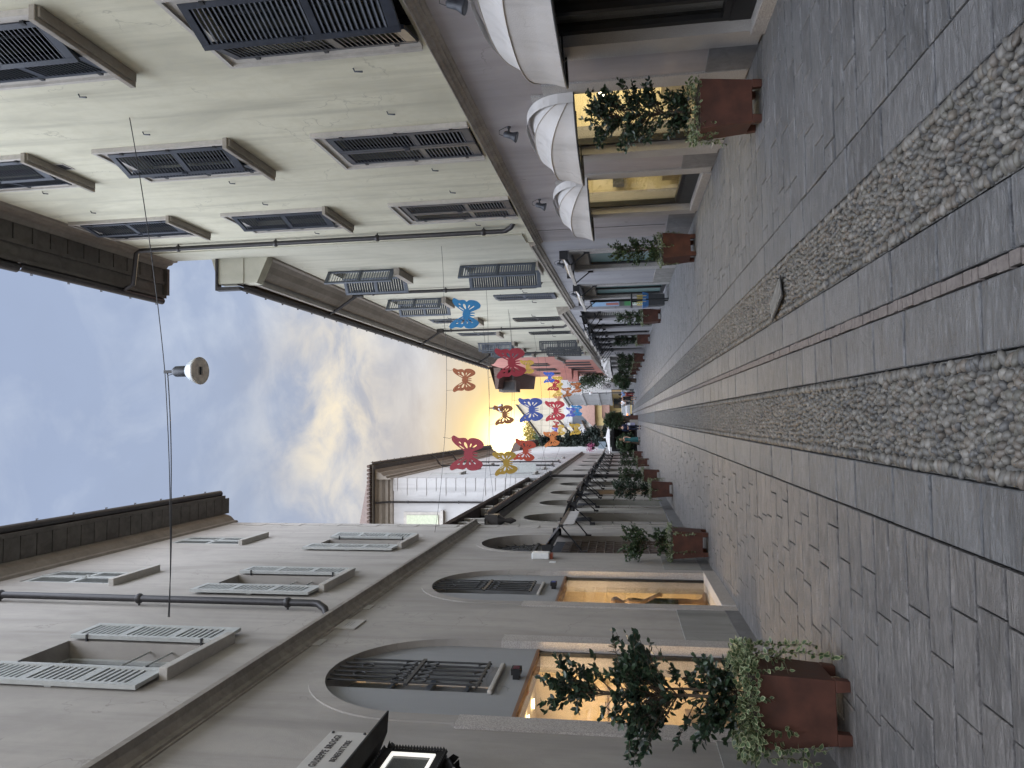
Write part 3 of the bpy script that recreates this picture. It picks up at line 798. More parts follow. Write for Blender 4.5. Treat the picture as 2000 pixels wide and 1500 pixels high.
# little black spot lamps above the two shop windows
for c, txt in ((7.62, 'small black spot lamp above the shop window behind the nearest left planter'), (11.85, 'small black spot lamp above the shop window showing the mannequin')):
    t = thing('spot_lamp', txt, 'lamp', PL(c, -.07, 2.70), TL)
    m = MB(-1); m.box(-.05, .05, 0, .05, -.035, .035); m.box(-.07, .07, .05, .11, -.05, .05); m.build('housing', M_black, t)
    m = MB(-1); m.box(-.055, .055, .111, .114, -.035, .035); m.build('lens', M_pane, t)

# shop interior shared by the two lit windows on the left
warmwall = plaster('warm shop wall', (.80, .67, .46), .96, 1.03, (.95, .9, .85), .06)
def room(b, sg, s0, s1, d0, d1, z0, z1, wmat, fmat, name='shop_interior'):
    m = MB(sg)
    m.quad((s0, d1, z0), (s1, d1, z0), (s1, d1, z1), (s0, d1, z1)); m.quad((s0, d0, z0), (s0, d1, z0), (s0, d1, z1), (s0, d0, z1)); m.quad((s1, d0, z0), (s1, d1, z0), (s1, d1, z1), (s1, d0, z1))
    m.quad((s0, d0, z1), (s1, d0, z1), (s1, d1, z1), (s0, d1, z1)); m.m = 1; m.quad((s0, d0, z0), (s1, d0, z0), (s1, d1, z0), (s0, d1, z0))
    return m.build(name, [wmat, fmat], b)
rm = room(LB, -1, 5.9, 14.2, -.345, -3.3, .2, 2.72, warmwall, stone('pale shop floor', (.55, .47, .36), .1, 4, .4))
m = MB(-1); m.box(9.45, 9.75, -3.25, -.345, .2, 2.72); m.build('partition', warmwall, rm)
m = MB(-1)
for s_ in (6.6, 7.1, 7.9, 8.5, 9.0, 11.0, 11.7, 12.4, 13.2): m.lathe([(.045, 0), (.06, -.02), (.0, -.021)], 10, (s_, -.85, 2.71))
m.build_split('ceiling_lamp', emis('warm bulbs', (1, .82, .5), 14), rm)
m = MB(-1)
for s_ in (7.35, 8.15): m.tube([(s_-.18, -1.5, 2.55), (s_+.18, -1.5, 2.55)], .025, 8)
m.build_split('tube_lamp', emis('tube lamps', (1, .9, .66), 10), rm, 3)
m = MB(-1)
for z in (.75, 1.15, 1.55): m.box(6.2, 9.2, -3.2, -2.85, z, z+.03)
m.box(8.0, 9.2, -1.9, -.9, .2, .85)
m.box(9.40, 9.449, -2.6, -.7, 1.4, 1.43)
m.box(9.40, 9.449, -2.6, -.7, 1.8, 1.83); m.build_split('display_shelf', paint('pale shelf', (.6, .5, .36), .5), rm)
m = MB(-1)
for k in range(14):
    s_ = 6.3 + k*.2; m.box(s_, s_+.12, -3.1, -2.95, rnd.choice((.78, 1.18)), rnd.choice((.98, 1.42)))
for k in range(5): m.box(8.05+k*.22, 8.2+k*.22, -1.8, -1.1, .851, .93+.09*(k % 3)); m.box(9.33, 9.44, -.9-.33*k, -.7-.33*k, 1.431, 1.56+.06*(k % 2))
m.build_split('folded_goods', paint('assorted goods', (.45, .34, .25), .7, 0, .5, .1, 2), rm)
def area(name, loc, rz, sx_, sy_, e, col, rx=0):
    l = bpy.data.lights.new(name, 'AREA'); o = bpy.data.objects.new(name, l); C.objects.link(o)
    l.shape = 'RECTANGLE'; l.size = sx_; l.size_y = sy_; l.energy = e; l.color = col
    o.location = loc; o.rotation_euler = (-rx, 0, rz); return o
for s_ in (7.5, 11.9): area('shop_ceiling_light', PL(s_, -1.1, 2.68), TL, 2.0, .9, 175, (1, .73, .44), R(28))

# ================================================================== LEFT: long low building with a row of arches
LO = thing('low_arcade_building', 'long low grey building with a row of dark fanlight arches and a gutter', 'building', (-2.62, 0, 0), TL)
LA = [20.75, 24.75, 28.6, 32.8]; LR = .95; LTOP = 4.40; LSP = LTOP-LR
m = MB(-1); wall(m, 18.76, 36.3, 0, 5.16, [(c-LR, c+LR, .0, LTOP, 'arch') for c in LA], depth=.34); m.build('wall', P_low, LO)
for k, c in enumerate(LA): fan_arch(LO, -1, c, LR, LSP, LTOP, P_low, warm=[None, M_pane_g, emis('dim amber shop', (.45, .25, .08), .55), None][k], detail=(k < 3))
m = MB(-1)
for c in LA:                                               # banded jambs
    for sgn in (-1, 1):
        x0, x1 = sorted((c+sgn*LR, c+sgn*(LR+.42)))
        for j in range(6): m.box(x0, x1, 0, .03, .35+j*.5, .35+j*.5+.465)
m.build_split('banded_jamb', P_left, LO, 6)
m = MB(-1); m.box(18.8, 36.3, -.05, .02, -.03, .3); m.build('plinth', S_plinth, LO)
gutter_part(LO, -1, 18.9, 36.9, .27, 5.20, .10, 1.0)
m = MB(-1); m.extr([(0, 5.0), (.05, 5.04), (.08, 5.1), (.15, 5.12), (.15, 5.16), (0, 5.17)], 18.8, 36.3); m.build('cornice', S_eave, LO)
m = MB(-1)                                                 # ornate bracket where it meets the corner
m.box(18.85, 19.15, 0, .30, 4.85, 5.2); m.lathe([(.02, -.5), (.09, -.35), (.05, -.2), (.16, -.05), (.16, 0)], 10, (19.0, .14, 4.87)); m.build('rain_hopper', M_gut, LO)
# set-back gallery strip above the gutter with pale posts and a dark roof edge
m = MB(-1); m.quad((18.8, -.3, 5.15), (36.3, -.3, 5.15), (36.3, -.3, 6.35), (18.8, -.3, 6.35)); m.quad((18.8, .2, 5.2), (36.3, .2, 5.2), (36.3, -.3, 5.18), (18.8, -.3, 5.18)); m.build('gallery_wall', M_pane, LO)
m = MB(-1); s = 20.
k = 0
while s < 36.2:
    m.box(s, s+.2, -.28, -.06, 5.2, 6.2); s += .8 if k % 2 == 0 else 2.6; k += 1
m.build_split('gallery_post', S_trim_l, LO)
m = MB(-1); m.extr([(-.6, 6.24), (.04, 6.20), (.09, 6.27), (.06, 6.34), (-3.2, 7.3), (-3.2, 7.2)], 18.8, 36.25); m.build('roof', M_tiled, LO)
for s in (33.2, 34.0, 34.8):
    pass

def drop_awning(side, s0, s1, zt, label, fabric, group=None, d=.5, drop=.15, arms=2, panel=False, valance=False, arm_z=.62):
    P, TT, sg = (PL, TL, -1) if side == 'L' else (PR, TR, 1)
    t = thing('roller_awning', label, 'awning', P((s0+s1)/2, .0, zt), TT, group)
    hw = (s1-s0)/2; off = -.04 if side == 'L' else 0
    m = MB(sg); m.tube([(-hw, .10+off, 0), (hw, .10+off, 0)], .07, 10); m.box(-hw-.05, -hw+.03, off, .2+off, -.1, .1); m.box(hw-.03, hw+.05, off, .2+off, -.1, .1); m.build('roller', M_frame, t)
    m = MB(sg); m.add([(-hw, .12, .05), (hw, .12, .05), (hw, d, -drop), (-hw, d, -drop), (-hw, .12, .04), (hw, .12, .04), (hw, d, -drop-.01), (-hw, d, -drop-.01)], [(0, 1, 2, 3), (7, 6, 5, 4), (0, 3, 7, 4), (1, 5, 6, 2)]); m.build('fabric', fabric, t)
    m = MB(sg); m.box(-hw, hw, d-.01, d+.05, -drop-.05, -drop+.03); m.build('front_bar', S_trim_l if not panel else M_frame, t)
    for k in range(arms):
        x = -hw+.06 + (2*hw-.12)*k/max(1, arms-1)
        m = MB(sg); m.tube([(x, d, -drop-.02), (x, .05+off, -arm_z-drop)], .017, 6); m.box(x-.04, x+.04, off, .07+off, -arm_z-drop-.09, -arm_z-drop+.05); m.build('arm', M_frame, t)
    if panel:
        m = MB(sg); m.box(-hw+.12, hw-.12, -.16, -.14, -.62, .0); m.build('blind', M_fabric, t)
    if valance:
        m = MB(sg); n = 14
        for k in range(n):
            a = -hw + 2*hw*k/n; b = a + 2*hw/n
            m.add([(a, d+.045, -drop-.03), (b, d+.045, -drop-.03), (b, d+.05, -drop-.25), ((a+b)/2, d+.06, -drop-.30), (a, d+.05, -drop-.25)], [(0, 1, 2, 3, 4)])
        m.build('valance', M_canvas, t)
    return t
drop_awning('L', AC[2]-1.1, AC[2]+1.25, 3.12, 'dark blind awning with white scalloped valance over the lattice gate', M_fabric, None, .52, .28, 2, True, True, .45)
ag = 'folded awnings along the low arcade building'
for k, c in enumerate(LA):
    drop_awning('L', c-1.5, c+1.5, 3.12, ['dark folded awning over the first arch past the grey corner', 'dark folded awning over the second arch past the grey corner', 'dark folded awning over the third arch past the grey corner, amber shop below', 'dark folded awning over the arch just before the tall downpipe'][k], M_fabric, ag, .55, .12, 2, True)

# ================================================================== LEFT: tall pale building behind
TW = thing('tall_pale_building', 'tall pale building with quoins and brown eaves rising beyond the low arcade', 'building', (-2.62, 0, 0), TL)
s0, s1 = 36.3, 70.
TA = [38.1, 43.2, 48.6, 53.8, 59.2, 64.5]
m = MB(-1); wall(m, s0, s1, 0, 5.3, [(c-LR, c+LR, 0, 4.5, 'arch') for c in TA], depth=.34); m.build('lower_wall', P_left, TW)
for c in TA: fan_arch(TW, -1, c, LR, 4.5-LR, 4.5, P_left, detail=False)
TWN = [(40.1, 6.4, 8.6), (44.6, 6.4, 8.6), (49.5, 6.4, 8.6), (54.5, 6.4, 8.6), (59.5, 6.4, 8.6)]; TWT = [(c, 10.6, 12.5) for c, _, _ in TWN]
m = MB(-1); wall(m, s0, s1, 5.3, 13.75, [(c-.55, c+.55, a, b) for c, a, b in TWN+TWT], depth=.25)
GW = [(-2.35, -1.35)]
m.quad((s0, 0, 5.3), (s0, -8, 5.3), (s0, -8, 13.75), (s0, 0, 13.75)); m.quad((s0, 0, 0), (s0, -8, 0), (s0, -8, 5.3), (s0, 0, 5.3))
m.build('upper_wall', P_tower, TW)
m = MB(-1); m.extr([(0, 5.1), (.05, 5.14), (.08, 5.26), (.2, 5.34), (.2, 5.42), (0, 5.46)], s0, s1); m.build('string_course', S_cour, TW)
m = MB(-1)
for k in range(15):
    z = 5.9 + k*.52; w_ = .86 if k % 2 else .62
    m.box(s0-.03, s0+w_*.6, -w_, .03, z+.02, z+.5)
m.build('corner_quoins', P_tower, TW)
m = MB(-1)
prof = [(0, 13.4), (.06, 13.45), (.06, 13.6), (.16, 13.66), (.18, 13.8), (.34, 13.95), (.36, 14.1), (.52, 14.2), (.52, 14.25), (0, 14.25)]
m.extr(prof, s0-.52, s1)
for a, b in zip(prof[:-2], prof[1:-1]):                     # the same mouldings returned along the gable
    m.quad((s0-a[0], 0, a[1]), (s0-b[0], 0, b[1]), (s0-b[0], -8, b[1]), (s0-a[0], -8, a[1]))
m.build('cornice', S_cove, TW)
m = MB(-1); m.box(s0-.75, s1, -8, .75, 14.26, 14.34); m.build('eave_soffit', S_eave, TW)
gutter_part(TW, -1, s0-.7, s1, .82, 14.42, .09, 1.2)
m = MB(-1); m.quad((s0-.8, .8, 14.4), (s1, .8, 14.4), (s1, -5, 16.3), (s0+1.5, -5, 16.3)); m.quad((s0-.8, .8, 14.4), (s0-.8, -8, 14.4), (s0+1.5, -8, 16.3), (s0+1.5, -5, 16.3))
for k in range(40): m.lathe([(.08, -.16), (.09, .16)], 8, (0, 0, 0), True, Matrix.Translation((s0-.82, .7-k*.2, 14.45)) @ Matrix.Rotation(R(90), 4, 'Y'))
m.build('roof', M_tiled, TW)
m = MB(-1); m.tube([(s0-.1, -1.2, 5.4), (s0-.1, -1.2, 13.6), (s0-.62, -1.2, 14.2)], .05, 8)
for z in (7.2, 9.9, 12.6): m.lathe([(.07, -.03), (.07, .03)], 8, (s0-.1, -1.2, z))
m.build('downpipe', M_pipe, TW)
m = MB(-1); m.box(s0-.05, s0, -3.0, -1.72, 10.85, 12.85); gwin = m.build('window', S_trim_l, TW)
m = MB(-1); m.box(s0-.10, s0-.051, -2.85, -1.87, 11.0, 12.68)
for k in range(16): m.box(s0-.105, s0-.1, -2.8+.06*k, -2.77+.06*k, 11.1, 12.6)
m.build('shutter', M_green, gwin); m = MB(-1); m.box(s0-.2, s0-.0, -3.1, -1.62, 10.72, 10.85); m.build('sill', S_trim_l, gwin)
tl = leaf_mesh('tower_leaf', .55, 2.1, -1, M_sage, 2, detail=False); tlf = leaf_mesh('tower_leaf_far', .55, 2.1, -1, M_sage, 2, detail=False, flip=True)
tls = leaf_mesh('tower_leaf_small', .55, 1.85, -1, M_sage, 2, detail=False); tlsf = leaf_mesh('tower_leaf_small_far', .55, 1.85, -1, M_sage, 2, detail=False, flip=True)
for k, (c, a, b) in enumerate(TWN): make_window(TW, -1, c, a, b, 1.1, tl, tlf, [178, 176, 178, 177, 178][k], [100, 178, 178, 177, 178][k], None, S_trim_l, hinge=.03)
for c, a, b in TWT: make_window(TW, -1, c, a, b, 1.1, tls, tlsf, 2, 2, None, S_trim_l, hinge=-.04)
for s in (37.0,): pipe_part(TW, -1, s, .3, 5.2, bot=False, r=.07)
for s in (47.2, 52.2): pipe_part(TW, -1, s, 6.1, 13.6, gutter=(.8, 14.4))
for k, c in enumerate(TA):
    drop_awning('L', c-1.8, c+1.8, 3.12, 'dark folded awning over the %s arch beyond the street-level downpipe on the left' % ['first', 'second', 'third', 'fourth', 'fifth', 'sixth'][k], M_fabric, ag, .55, .12, 2, k in (0,))
# ================================================================== RIGHT: cream building with dark blue shutters
RB = thing('cream_building', 'cream building with dark blue louvred shutters above the shops with white dome awnings', 'building', (3.95, 0, 0), TR)
BE = 16.2
SH = [(5.15, 7.51), (8.63, 10.76), (11.95, 14.10)]            # shop openings
STOP = 2.42
m = MB(1)
wall(m, -4, BE, 0, 3.4, [(a, b, .0, STOP) for a, b in SH], depth=.42, zt=None)
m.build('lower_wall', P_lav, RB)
FW = [(3.2, 3.56, 5.62), (6.56, 3.56, 5.62), (9.93, 3.53, 5.62), (13.30, 3.50, 5.62)]
UW = [(c, 7.04, 8.98) for c in (3.2, 6.56, 9.90, 13.30)]
TWd = [(c, 10.24, 12.25) for c in (3.2, 6.56, 9.88, 13.28)]
m = MB(1)
wall(m, -4, BE, 3.4, 12.62, [(c-.52, c+.52, a, b) for c, a, b in FW+UW+TWd], depth=.22)
m.quad((BE, 0, 3.4), (BE, -8, 3.4), (BE, -8, 12.62), (BE, 0, 12.62))
m.build('upper_wall', P_cream, RB)
# string course, falling slightly along the street like the photographed one
m = MB(1)
prof = [(0, 3.36), (.02, 3.38), (.03, 3.43), (.055, 3.44), (.06, 3.50), (.10, 3.52), (.11, 3.57), (.14, 3.585), (.14, 3.60), (0, 3.64)]
prof = [(d*.85, 3.345 + (z-3.36)*.62) for d, z in prof]
m.extr(prof, -4, BE+.03, .05, -.10); m.build('string_course', S_cour, RB)
m = MB(1); m.box(15.38, BE+.005, 0, .03, 3.62, 12.58); m.build('corner_strip', P_cream2, RB)
m = MB(1)
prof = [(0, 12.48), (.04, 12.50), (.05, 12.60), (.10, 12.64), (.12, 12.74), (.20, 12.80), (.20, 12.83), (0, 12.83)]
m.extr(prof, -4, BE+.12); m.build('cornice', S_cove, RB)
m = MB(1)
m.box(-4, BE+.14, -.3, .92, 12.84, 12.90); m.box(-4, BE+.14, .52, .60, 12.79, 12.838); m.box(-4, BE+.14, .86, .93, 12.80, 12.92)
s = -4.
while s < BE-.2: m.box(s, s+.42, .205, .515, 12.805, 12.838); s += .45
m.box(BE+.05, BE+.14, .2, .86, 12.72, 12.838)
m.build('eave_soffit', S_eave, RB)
gutter_part(RB, 1, -4, 11.95, 1.02, 12.93, .095); gutter_part(RB, 1, 11.97, BE+.1, 1.00, 12.90, .085)
m = MB(1); m.quad((-4, 1.0, 12.95), (BE+.1, 1.0, 12.95), (BE+.1, -5, 15), (-4, -5, 15)); m.quad((-4, -10, 12.95), (BE+.1, -10, 12.95), (BE+.1, -5, 15), (-4, -5, 15)); m.poly([(BE, 0, 12.62), (BE, -10, 12.62), (BE, -5, 15)])
m.build('roof', M_tile, RB)
pipe_part(RB, 1, 14.72, 3.85, 12.35, gutter=(1.0, 12.95))
M_slatblue_lit = paint('lit blue slat paint', (.078, .086, .102), .4, 0, .2)  # lighter copy of the leaf blue: reflected light painted into the slats
bl = leaf_mesh('blue_leaf', .515, 2.05, 1, M_blue, 2, split=.40, slat=M_slatblue_lit); blf = leaf_mesh('blue_leaf_far', .515, 2.05, 1, M_blue, 2, split=.40, flip=True, slat=M_slatblue_lit)
bu = leaf_mesh('blue_leaf_upper', .515, 1.92, 1, M_blue, 2, split=.46, slat=M_slatblue_lit); buf = leaf_mesh('blue_leaf_upper_far', .515, 1.92, 1, M_blue, 2, split=.46, flip=True, slat=M_slatblue_lit)
bt = leaf_mesh('blue_leaf_top', .515, 1.99, 1, M_blue, 2, split=.5, slat=M_slatblue_lit); btf = leaf_mesh('blue_leaf_top_far', .515, 1.99, 1, M_blue, 2, split=.5, flip=True, slat=M_slatblue_lit)
for (c, a, b), x in zip(FW, (12, 24, 1, 1)): make_window(RB, 1, c, a, b, 1.04, bl, blf, x, 1 if x < 20 else 14, S_trim_l, None, .22, M_char, hinge=.0)
for (c, a, b), x in zip(UW, (16, 20, 22, 18)): make_window(RB, 1, c, a, b, 1.04, bu, buf, x, 9, S_trim_l, S_trim, .22, M_char, sill_d=.155, sill_h=.07, hinge=.01)
for (c, a, b), x in zip(TWd, (16, 15, 14, 12)): make_window(RB, 1, c, a, b, 1.04, bt, btf, x, 8, S_trim_l, S_trim, .22, M_char, sill_d=.15, sill_h=.07, hinge=.01)
for s, z in ((7.60, 7.98), (8.78, 7.98), (10.92, 7.95), (12.14, 8.0), (14.3, 7.95), (7.58, 4.48), (8.76, 4.48), (10.96, 4.47), (12.13, 4.46), (14.35, 4.45), (12.0, 11.40), (10.8, 11.35), (7.6, 11.35)):
    m = MB(1); m.tube([(s, 0, z), (s+.01, .035, z-.015), (s, .05, z-.11)], [.008, .010, .012], 6); m.build('shutter_catch', M_lampgrey, RB)
m = MB(1); m.box(9.66, 9.92, -.02, .008, 9.97, 10.15); v_ = m.build('wall_vent', S_trim_l, RB)
m = MB(1); m.box(9.69, 9.89, .0085, .011, 10.0, 10.12); m.build('grate', M_black, v_)
# granite frames of the shop fronts
m = MB(1)
def jamb(s_, w_, z1, d=.028): m.box(s_, s_+w_, -.40, d, 0.02, z1)
for a, b in SH:
    jamb(a-.26, .272, STOP+.0); jamb(b-.012, .30, STOP+.0)
    m.box(a+.0125, b-.0125, -.40, .026, STOP-.10, STOP+.16)
m.build_split('granite_jamb', G_gran, RB)
m = MB(1)
for a, b in ((-4, SH[0][0]-.27), (SH[0][1]+.29, SH[1][0]-.27), (SH[1][1]+.29, SH[2][0]-.27), (SH[2][1]+.29, BE)):
    m.add([(a, 0, 0), (b, 0, 0), (b, .02, 0), (a, .02, 0), (a, 0, .52), (b, 0, .50), (b, .02, .50), (a, .02, .52)], [(0, 3, 2, 1), (4, 5, 6, 7), (0, 1, 5, 4), (1, 2, 6, 5), (2, 3, 7, 6), (3, 0, 4, 7)])
m.build_split('plinth', S_plinth, RB)
m = MB(1); m.box(15.2, 15.215, 0, .006, .55, 3.3); m.build('cable', M_iron, RB)
# shop rooms (right)
ivory = plaster('ivory shop wall', (.82, .74, .52), .96, 1.03, (.95, .9, .85), .05)
rm = room(RB, 1, 8.2, 15.0, -.46, -3.0, .25, 2.55, ivory, stone('shop floor right', (.5, .45, .36), .1, 4, .4))
m = MB(1); m.box(11.2, 11.45, -2.95, -.46, .25, 2.55); m.build('partition', ivory, rm)
m = MB(1)
for s_, d_, z_ in ((14.1, -.85, 1.72), (14.15, -.9, 1.25), (14.05, -.8, .95), (10.6, -.8, 1.75), (10.5, -.9, 1.0)): m.lathe([(.001, -.055), (.045, -.035), (.055, 0), (.04, .04), (.001, .05)], 10, (s_, d_, z_))
m.build_split('ceiling_lamp', emis('cool bulbs', (1, .93, .72), 9), rm)
m = MB(1)
for z in (.62,): m.box(11.6, 14.8, -1.6, -.8, .25, z)
m.box(14.4, 14.9, -1.9, -1.7, .62, 2.1); m.box(9.6, 11.1, -1.6, -.9, .25, .85); m.box(14.90, 14.99, -2.4, -.6, 1.35, 1.39)
m.build_split('display_shelf', paint('ivory shelf', (.62, .56, .40), .5), rm)
m = MB(1)
m.box(13.9, 14.25, -.95, -.75, .621, .98); m.box(13.55, 13.75, -.9, -.82, .621, .95); m.box(14.3, 14.6, -1.35, -1.1, .621, 1.0); m.box(14.7, 14.89, -1.0, -.75, 1.391, 1.62); m.box(14.72, 14.9, -1.9, -1.6, 1.391, 1.7)
m.build_split('handbag', paint('dark leather goods', (.05, .05, .055), .4, 0, .3), rm)
m = MB(1)
for k in range(9): m.tube([(14.2+rnd.uniform(-.12, .12), -1.2+rnd.uniform(-.1, .1), 1.45), (14.2+rnd.uniform(-.3, .3), -1.2+rnd.uniform(-.25, .25), 1.95)], [.05, .02], 6)
m.lathe([(.09, 1.35), (.13, 1.45), (.10, 1.56)], 12, (14.2, -1.2, -.1)); m.build('dried_flowers', paint('dried flowers', (.30, .24, .10), .8, 0, .5), rm)
for s_, e in ((9.7, 75), (13.0, 75)): area('shop_ceiling_light', PR(s_, -1.2, 2.5), TR, 1.8, .8, e, (1, .85, .56))
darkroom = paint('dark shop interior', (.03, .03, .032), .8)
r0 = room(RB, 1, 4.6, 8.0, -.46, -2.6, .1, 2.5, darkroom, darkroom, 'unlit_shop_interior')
for k, (a, b) in enumerate(SH):
    m = MB(1); z0 = .36
    m.box(a+.0125, a+.085, -.20, -.10, z0, 2.319); m.box(b-.085, b-.0125, -.20, -.10, z0, 2.319); m.box(a+.085, b-.085, -.20, -.10, 2.19, 2.319); m.box(a+.085, b-.085, -.20, -.10, z0, z0+.07)
    if k == 0: m.box(a+1.5, a+1.62, -.20, -.10, z0+.07, 2.19); m.box(a+1.9, a+1.96, -.20, -.10, z0+.07, 2.19)
    f = m.build('shop_window', M_frame, RB)
    m = MB(1); m.box(a+.085, b-.085, -.168, -.16, z0+.07, 2.19); m.build('pane', M_glass, f)
    m = MB(1); m.box(a+.0125, b-.0125, -.40, -.095, .0, z0-.001); m.build('stall_riser', M_frame if k == 0 else M_char, f)
    m = MB(1); m.box(a-.03, b+.03, -.0945, .06, -.02, .14); m.build('sill', G_gran, f, bevel=.008)

# ---- white dome awnings
def dome_awning(a, b, z0, D, H, label):
    t = thing('dome_awning', label, 'awning', PR((a+b)/2, .03, z0), TR, None)
    w_ = (b-a)/2; n = 26; pw = 2.7
    def rib(th, k, sag=1.0):
        u = -1 + 2*k/n
        s_ = math.copysign(1-(1-abs(u))**1.7, u)
        r = (max(0, 1-abs(s_)**pw))**(1/pw)
        return (s_*w_*1.0, r*(D*math.cos(th))*sag, r*(H*math.sin(th))*sag)
    TH = [R(-2), R(33), R(63), R(90)]
    m = MB(1)
    for j in range(len(TH)-1):
        rows = []
        for q in range(7):
            f = q/6; th = TH[j]*(1-f)+TH[j+1]*f; sag = 1 - .075*math.sin(math.pi*f)
            rows.append([rib(th, k, sag) for k in range(n+1)])
        vs = [p for row in rows for p in row]
        m.add(vs, [(q*(n+1)+k, q*(n+1)+k+1, (q+1)*(n+1)+k+1, (q+1)*(n+1)+k) for q in range(6) for k in range(n)], True)
    m.build('canvas', M_canvas, t)
    m = MB(1)
    for j in (1, 2): m.tube([tuple(c*1.004 for c in rib(TH[j], k)) for k in range(n+1)], .006, 5, False)
    m.build('seam', M_seam, t)
    m = MB(1); m.tube([rib(R(-3), k) for k in range(n+1)], .014, 6, False)
    for u in (-.55, .55): m.tube([(u*w_, .02, .0), (u*w_, D*.9, -.02)], .01, 5)
    m.tube([(-w_*.98, .04, .0), (-w_*.2, D*.98, -.02)], .01, 5); m.tube([(w_*.98, .04, .0), (w_*.2, D*.98, -.02)], .01, 5)
    m.build('frame', M_frame, t)
    m = MB(1); pts = []
    for k in range(n+1):
        p = rib(R(90), k); pts.append((p[0]*1.03, .0, p[2]*1.06))
    for k in range(n): m.quad(pts[k], pts[k+1], (pts[k+1][0], .13, pts[k+1][2]), (pts[k][0], .13, pts[k][2]))
    m.build('hood', M_canvas, t)
dome_awning(5.0, 7.72, 2.07, .62, .74, 'white dome awning over the unlit shop, nearest and largest in view')
dome_awning(8.60, 10.78, 2.05, .66, .64, 'white dome awning behind the nearest right planter, middle of the three')
dome_awning(11.85, 14.28, 2.03, .66, .62, 'white dome awning over the shop showing handbags, farthest of the three')

# ---- floodlights above the shops
def floodlight(s, z, label, k=0):
    t = thing('floodlight', label, 'floodlight', PR(s, .0, z), TR, None); t.scale = (.66, .72, .66)
    m = MB(1); m.lathe([(.045, 0), (.045, .02), (.03, .035)], 12, (0, 0, 0), True, Matrix.Rotation(R(-90), 4, 'X')); m.tube([(0, .02, 0), (0, .13, -.005)], .02, 8); m.box(-.05, .05, .115, .145, -.035, .0); m.build('bracket', M_lampgrey, t)
    M_ = Matrix.Translation((0, .17, -.03)) @ Matrix.Rotation(R(18), 4, 'X')
    m = MB(1); m.lathe([(.03, .14), (.062, .12), (.064, -.02), (.07, -.05), (.10, -.12), (.105, -.15), (.095, -.15)], 16, (0, 0, 0), True, M_); m.build('housing', M_lampgrey, t)
    m = MB(1); m.lathe([(.001, -.142), (.092, -.142)], 16, (0, 0, 0), False, M_); m.build('lens', M_lens, t)
    m = MB(1); m.tube([(0, .17, .11), (-.02, .14, .2), (0, .06, .2), (0, .02, .1), (0, .0, .05)], .006, 5); m.build('cable', M_iron, t)
floodlight(6.35, 3.02, 'grey wall floodlight above the nearest and largest dome awning')
floodlight(9.55, 3.0, 'grey wall floodlight between the nearest and the middle dome awning')
floodlight(12.95, 2.96, 'grey wall floodlight above the farthest of the three dome awnings')
floodlight(18.3, 3.04, 'grey wall floodlight above the first folded awning of the pale cream building')
floodlight(23.1, 3.0, 'grey wall floodlight above the awning beside the street poster')

# ================================================================== RIGHT: pale cream building
RC = thing('pale_cream_building', 'long pale cream building with grey shutters and cove eaves past the cream one', 'building', (3.95, 0, 0), TR)
s0, s1 = BE+.003, 49.8
OP = [(17.55, 19.45, .45, 2.72), (22.3, 24.6, .05, 2.72), (28.3, 30.0, .1, 3.0), (32.2, 33.7, .05, 3.0), (35.2, 36.7, .05, 3.0), (38.2, 39.7, .05, 3.0), (41.2, 42.7, .05, 3.0), (44.6, 46.0, .05, 3.0)]
m = MB(1); wall(m, s0, 26.4, 0, 3.42, [o for o in OP if o[0] < 26], depth=.4, zt=(3.45, 3.26)); wall(m, 26.4, s1, 0, 3.3, [o for o in OP if o[0] > 26], depth=.4)
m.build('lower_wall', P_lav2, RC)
W1 = [(18.95, 3.66, 5.66), (23.7, 3.62, 5.66), (29.5, 3.85, 5.9), (34.7, 3.85, 5.9), (39.2, 3.85, 5.9), (43.0, 3.85, 5.9), (47.2, 3.85, 5.9)]
W2 = [(18.95, 7.5, 9.4), (23.9, 7.45, 9.4), (29.1, 7.4, 9.4), (34.3, 7.4, 9.4), (39.2, 7.4, 9.4), (43.0, 7.4, 9.4), (47.2, 7.3, 9.2)]
m = MB(1); wall(m, s0, s1, 3.3, 10.15, [(c-.5, c+.5, a, b) for c, a, b in W1+W2], depth=.22)
m.quad((s1, 0, 0), (s1, -8, 0), (s1, -8, 10.15), (s1, 0, 10.15)); m.build('upper_wall', P_cream2, RC)
m = MB(1)
prof = [(0, 3.34), (.03, 3.36), (.04, 3.41), (.08, 3.43), (.08, 3.49), (.11, 3.51), (.11, 3.55), (0, 3.58)]
m.extr(prof, s0+.02, 26.42, 0, -.20)
prof = [(0, 3.36), (.16, 3.36), (.18, 3.48), (.24, 3.52), (.24, 3.60), (.30, 3.64), (.30, 3.78), (0, 3.86)]
m.extr(prof, 26.42, 47.5, .0, -.42); m.build('string_course', S_cour, RC)
m = MB(1); m.box(26.42, 26.78, 0, .14, 0, 3.36)
m.add([(26.78, 0, 3.0), (47.5, 0, 2.7), (47.5, .14, 2.7), (26.78, .14, 3.0), (26.78, 0, 3.36), (47.5, 0, 2.94), (47.5, .14, 2.94), (26.78, .14, 3.36)], [(0, 3, 2, 1), (4, 5, 6, 7), (0, 1, 5, 4), (1, 2, 6, 5), (2, 3, 7, 6), (3, 0, 4, 7)])
m.build('shop_fascia', P_lav2, RC)
m = MB(1)
for z in (.06, .13, .2, .27): 
    m.add([(32.5, .141, 2.92+z), (44, .141, 2.74+z), (44, .155, 2.74+z), (32.5, .155, 2.92+z), (32.5, .141, 2.95+z), (44, .141, 2.77+z), (44, .155, 2.77+z), (32.5, .155, 2.95+z)], [(0, 3, 2, 1), (4, 5, 6, 7), (0, 1, 5, 4), (1, 2, 6, 5), (2, 3, 7, 6), (3, 0, 4, 7)])
m.build('fascia_slats', M_slate, RC)
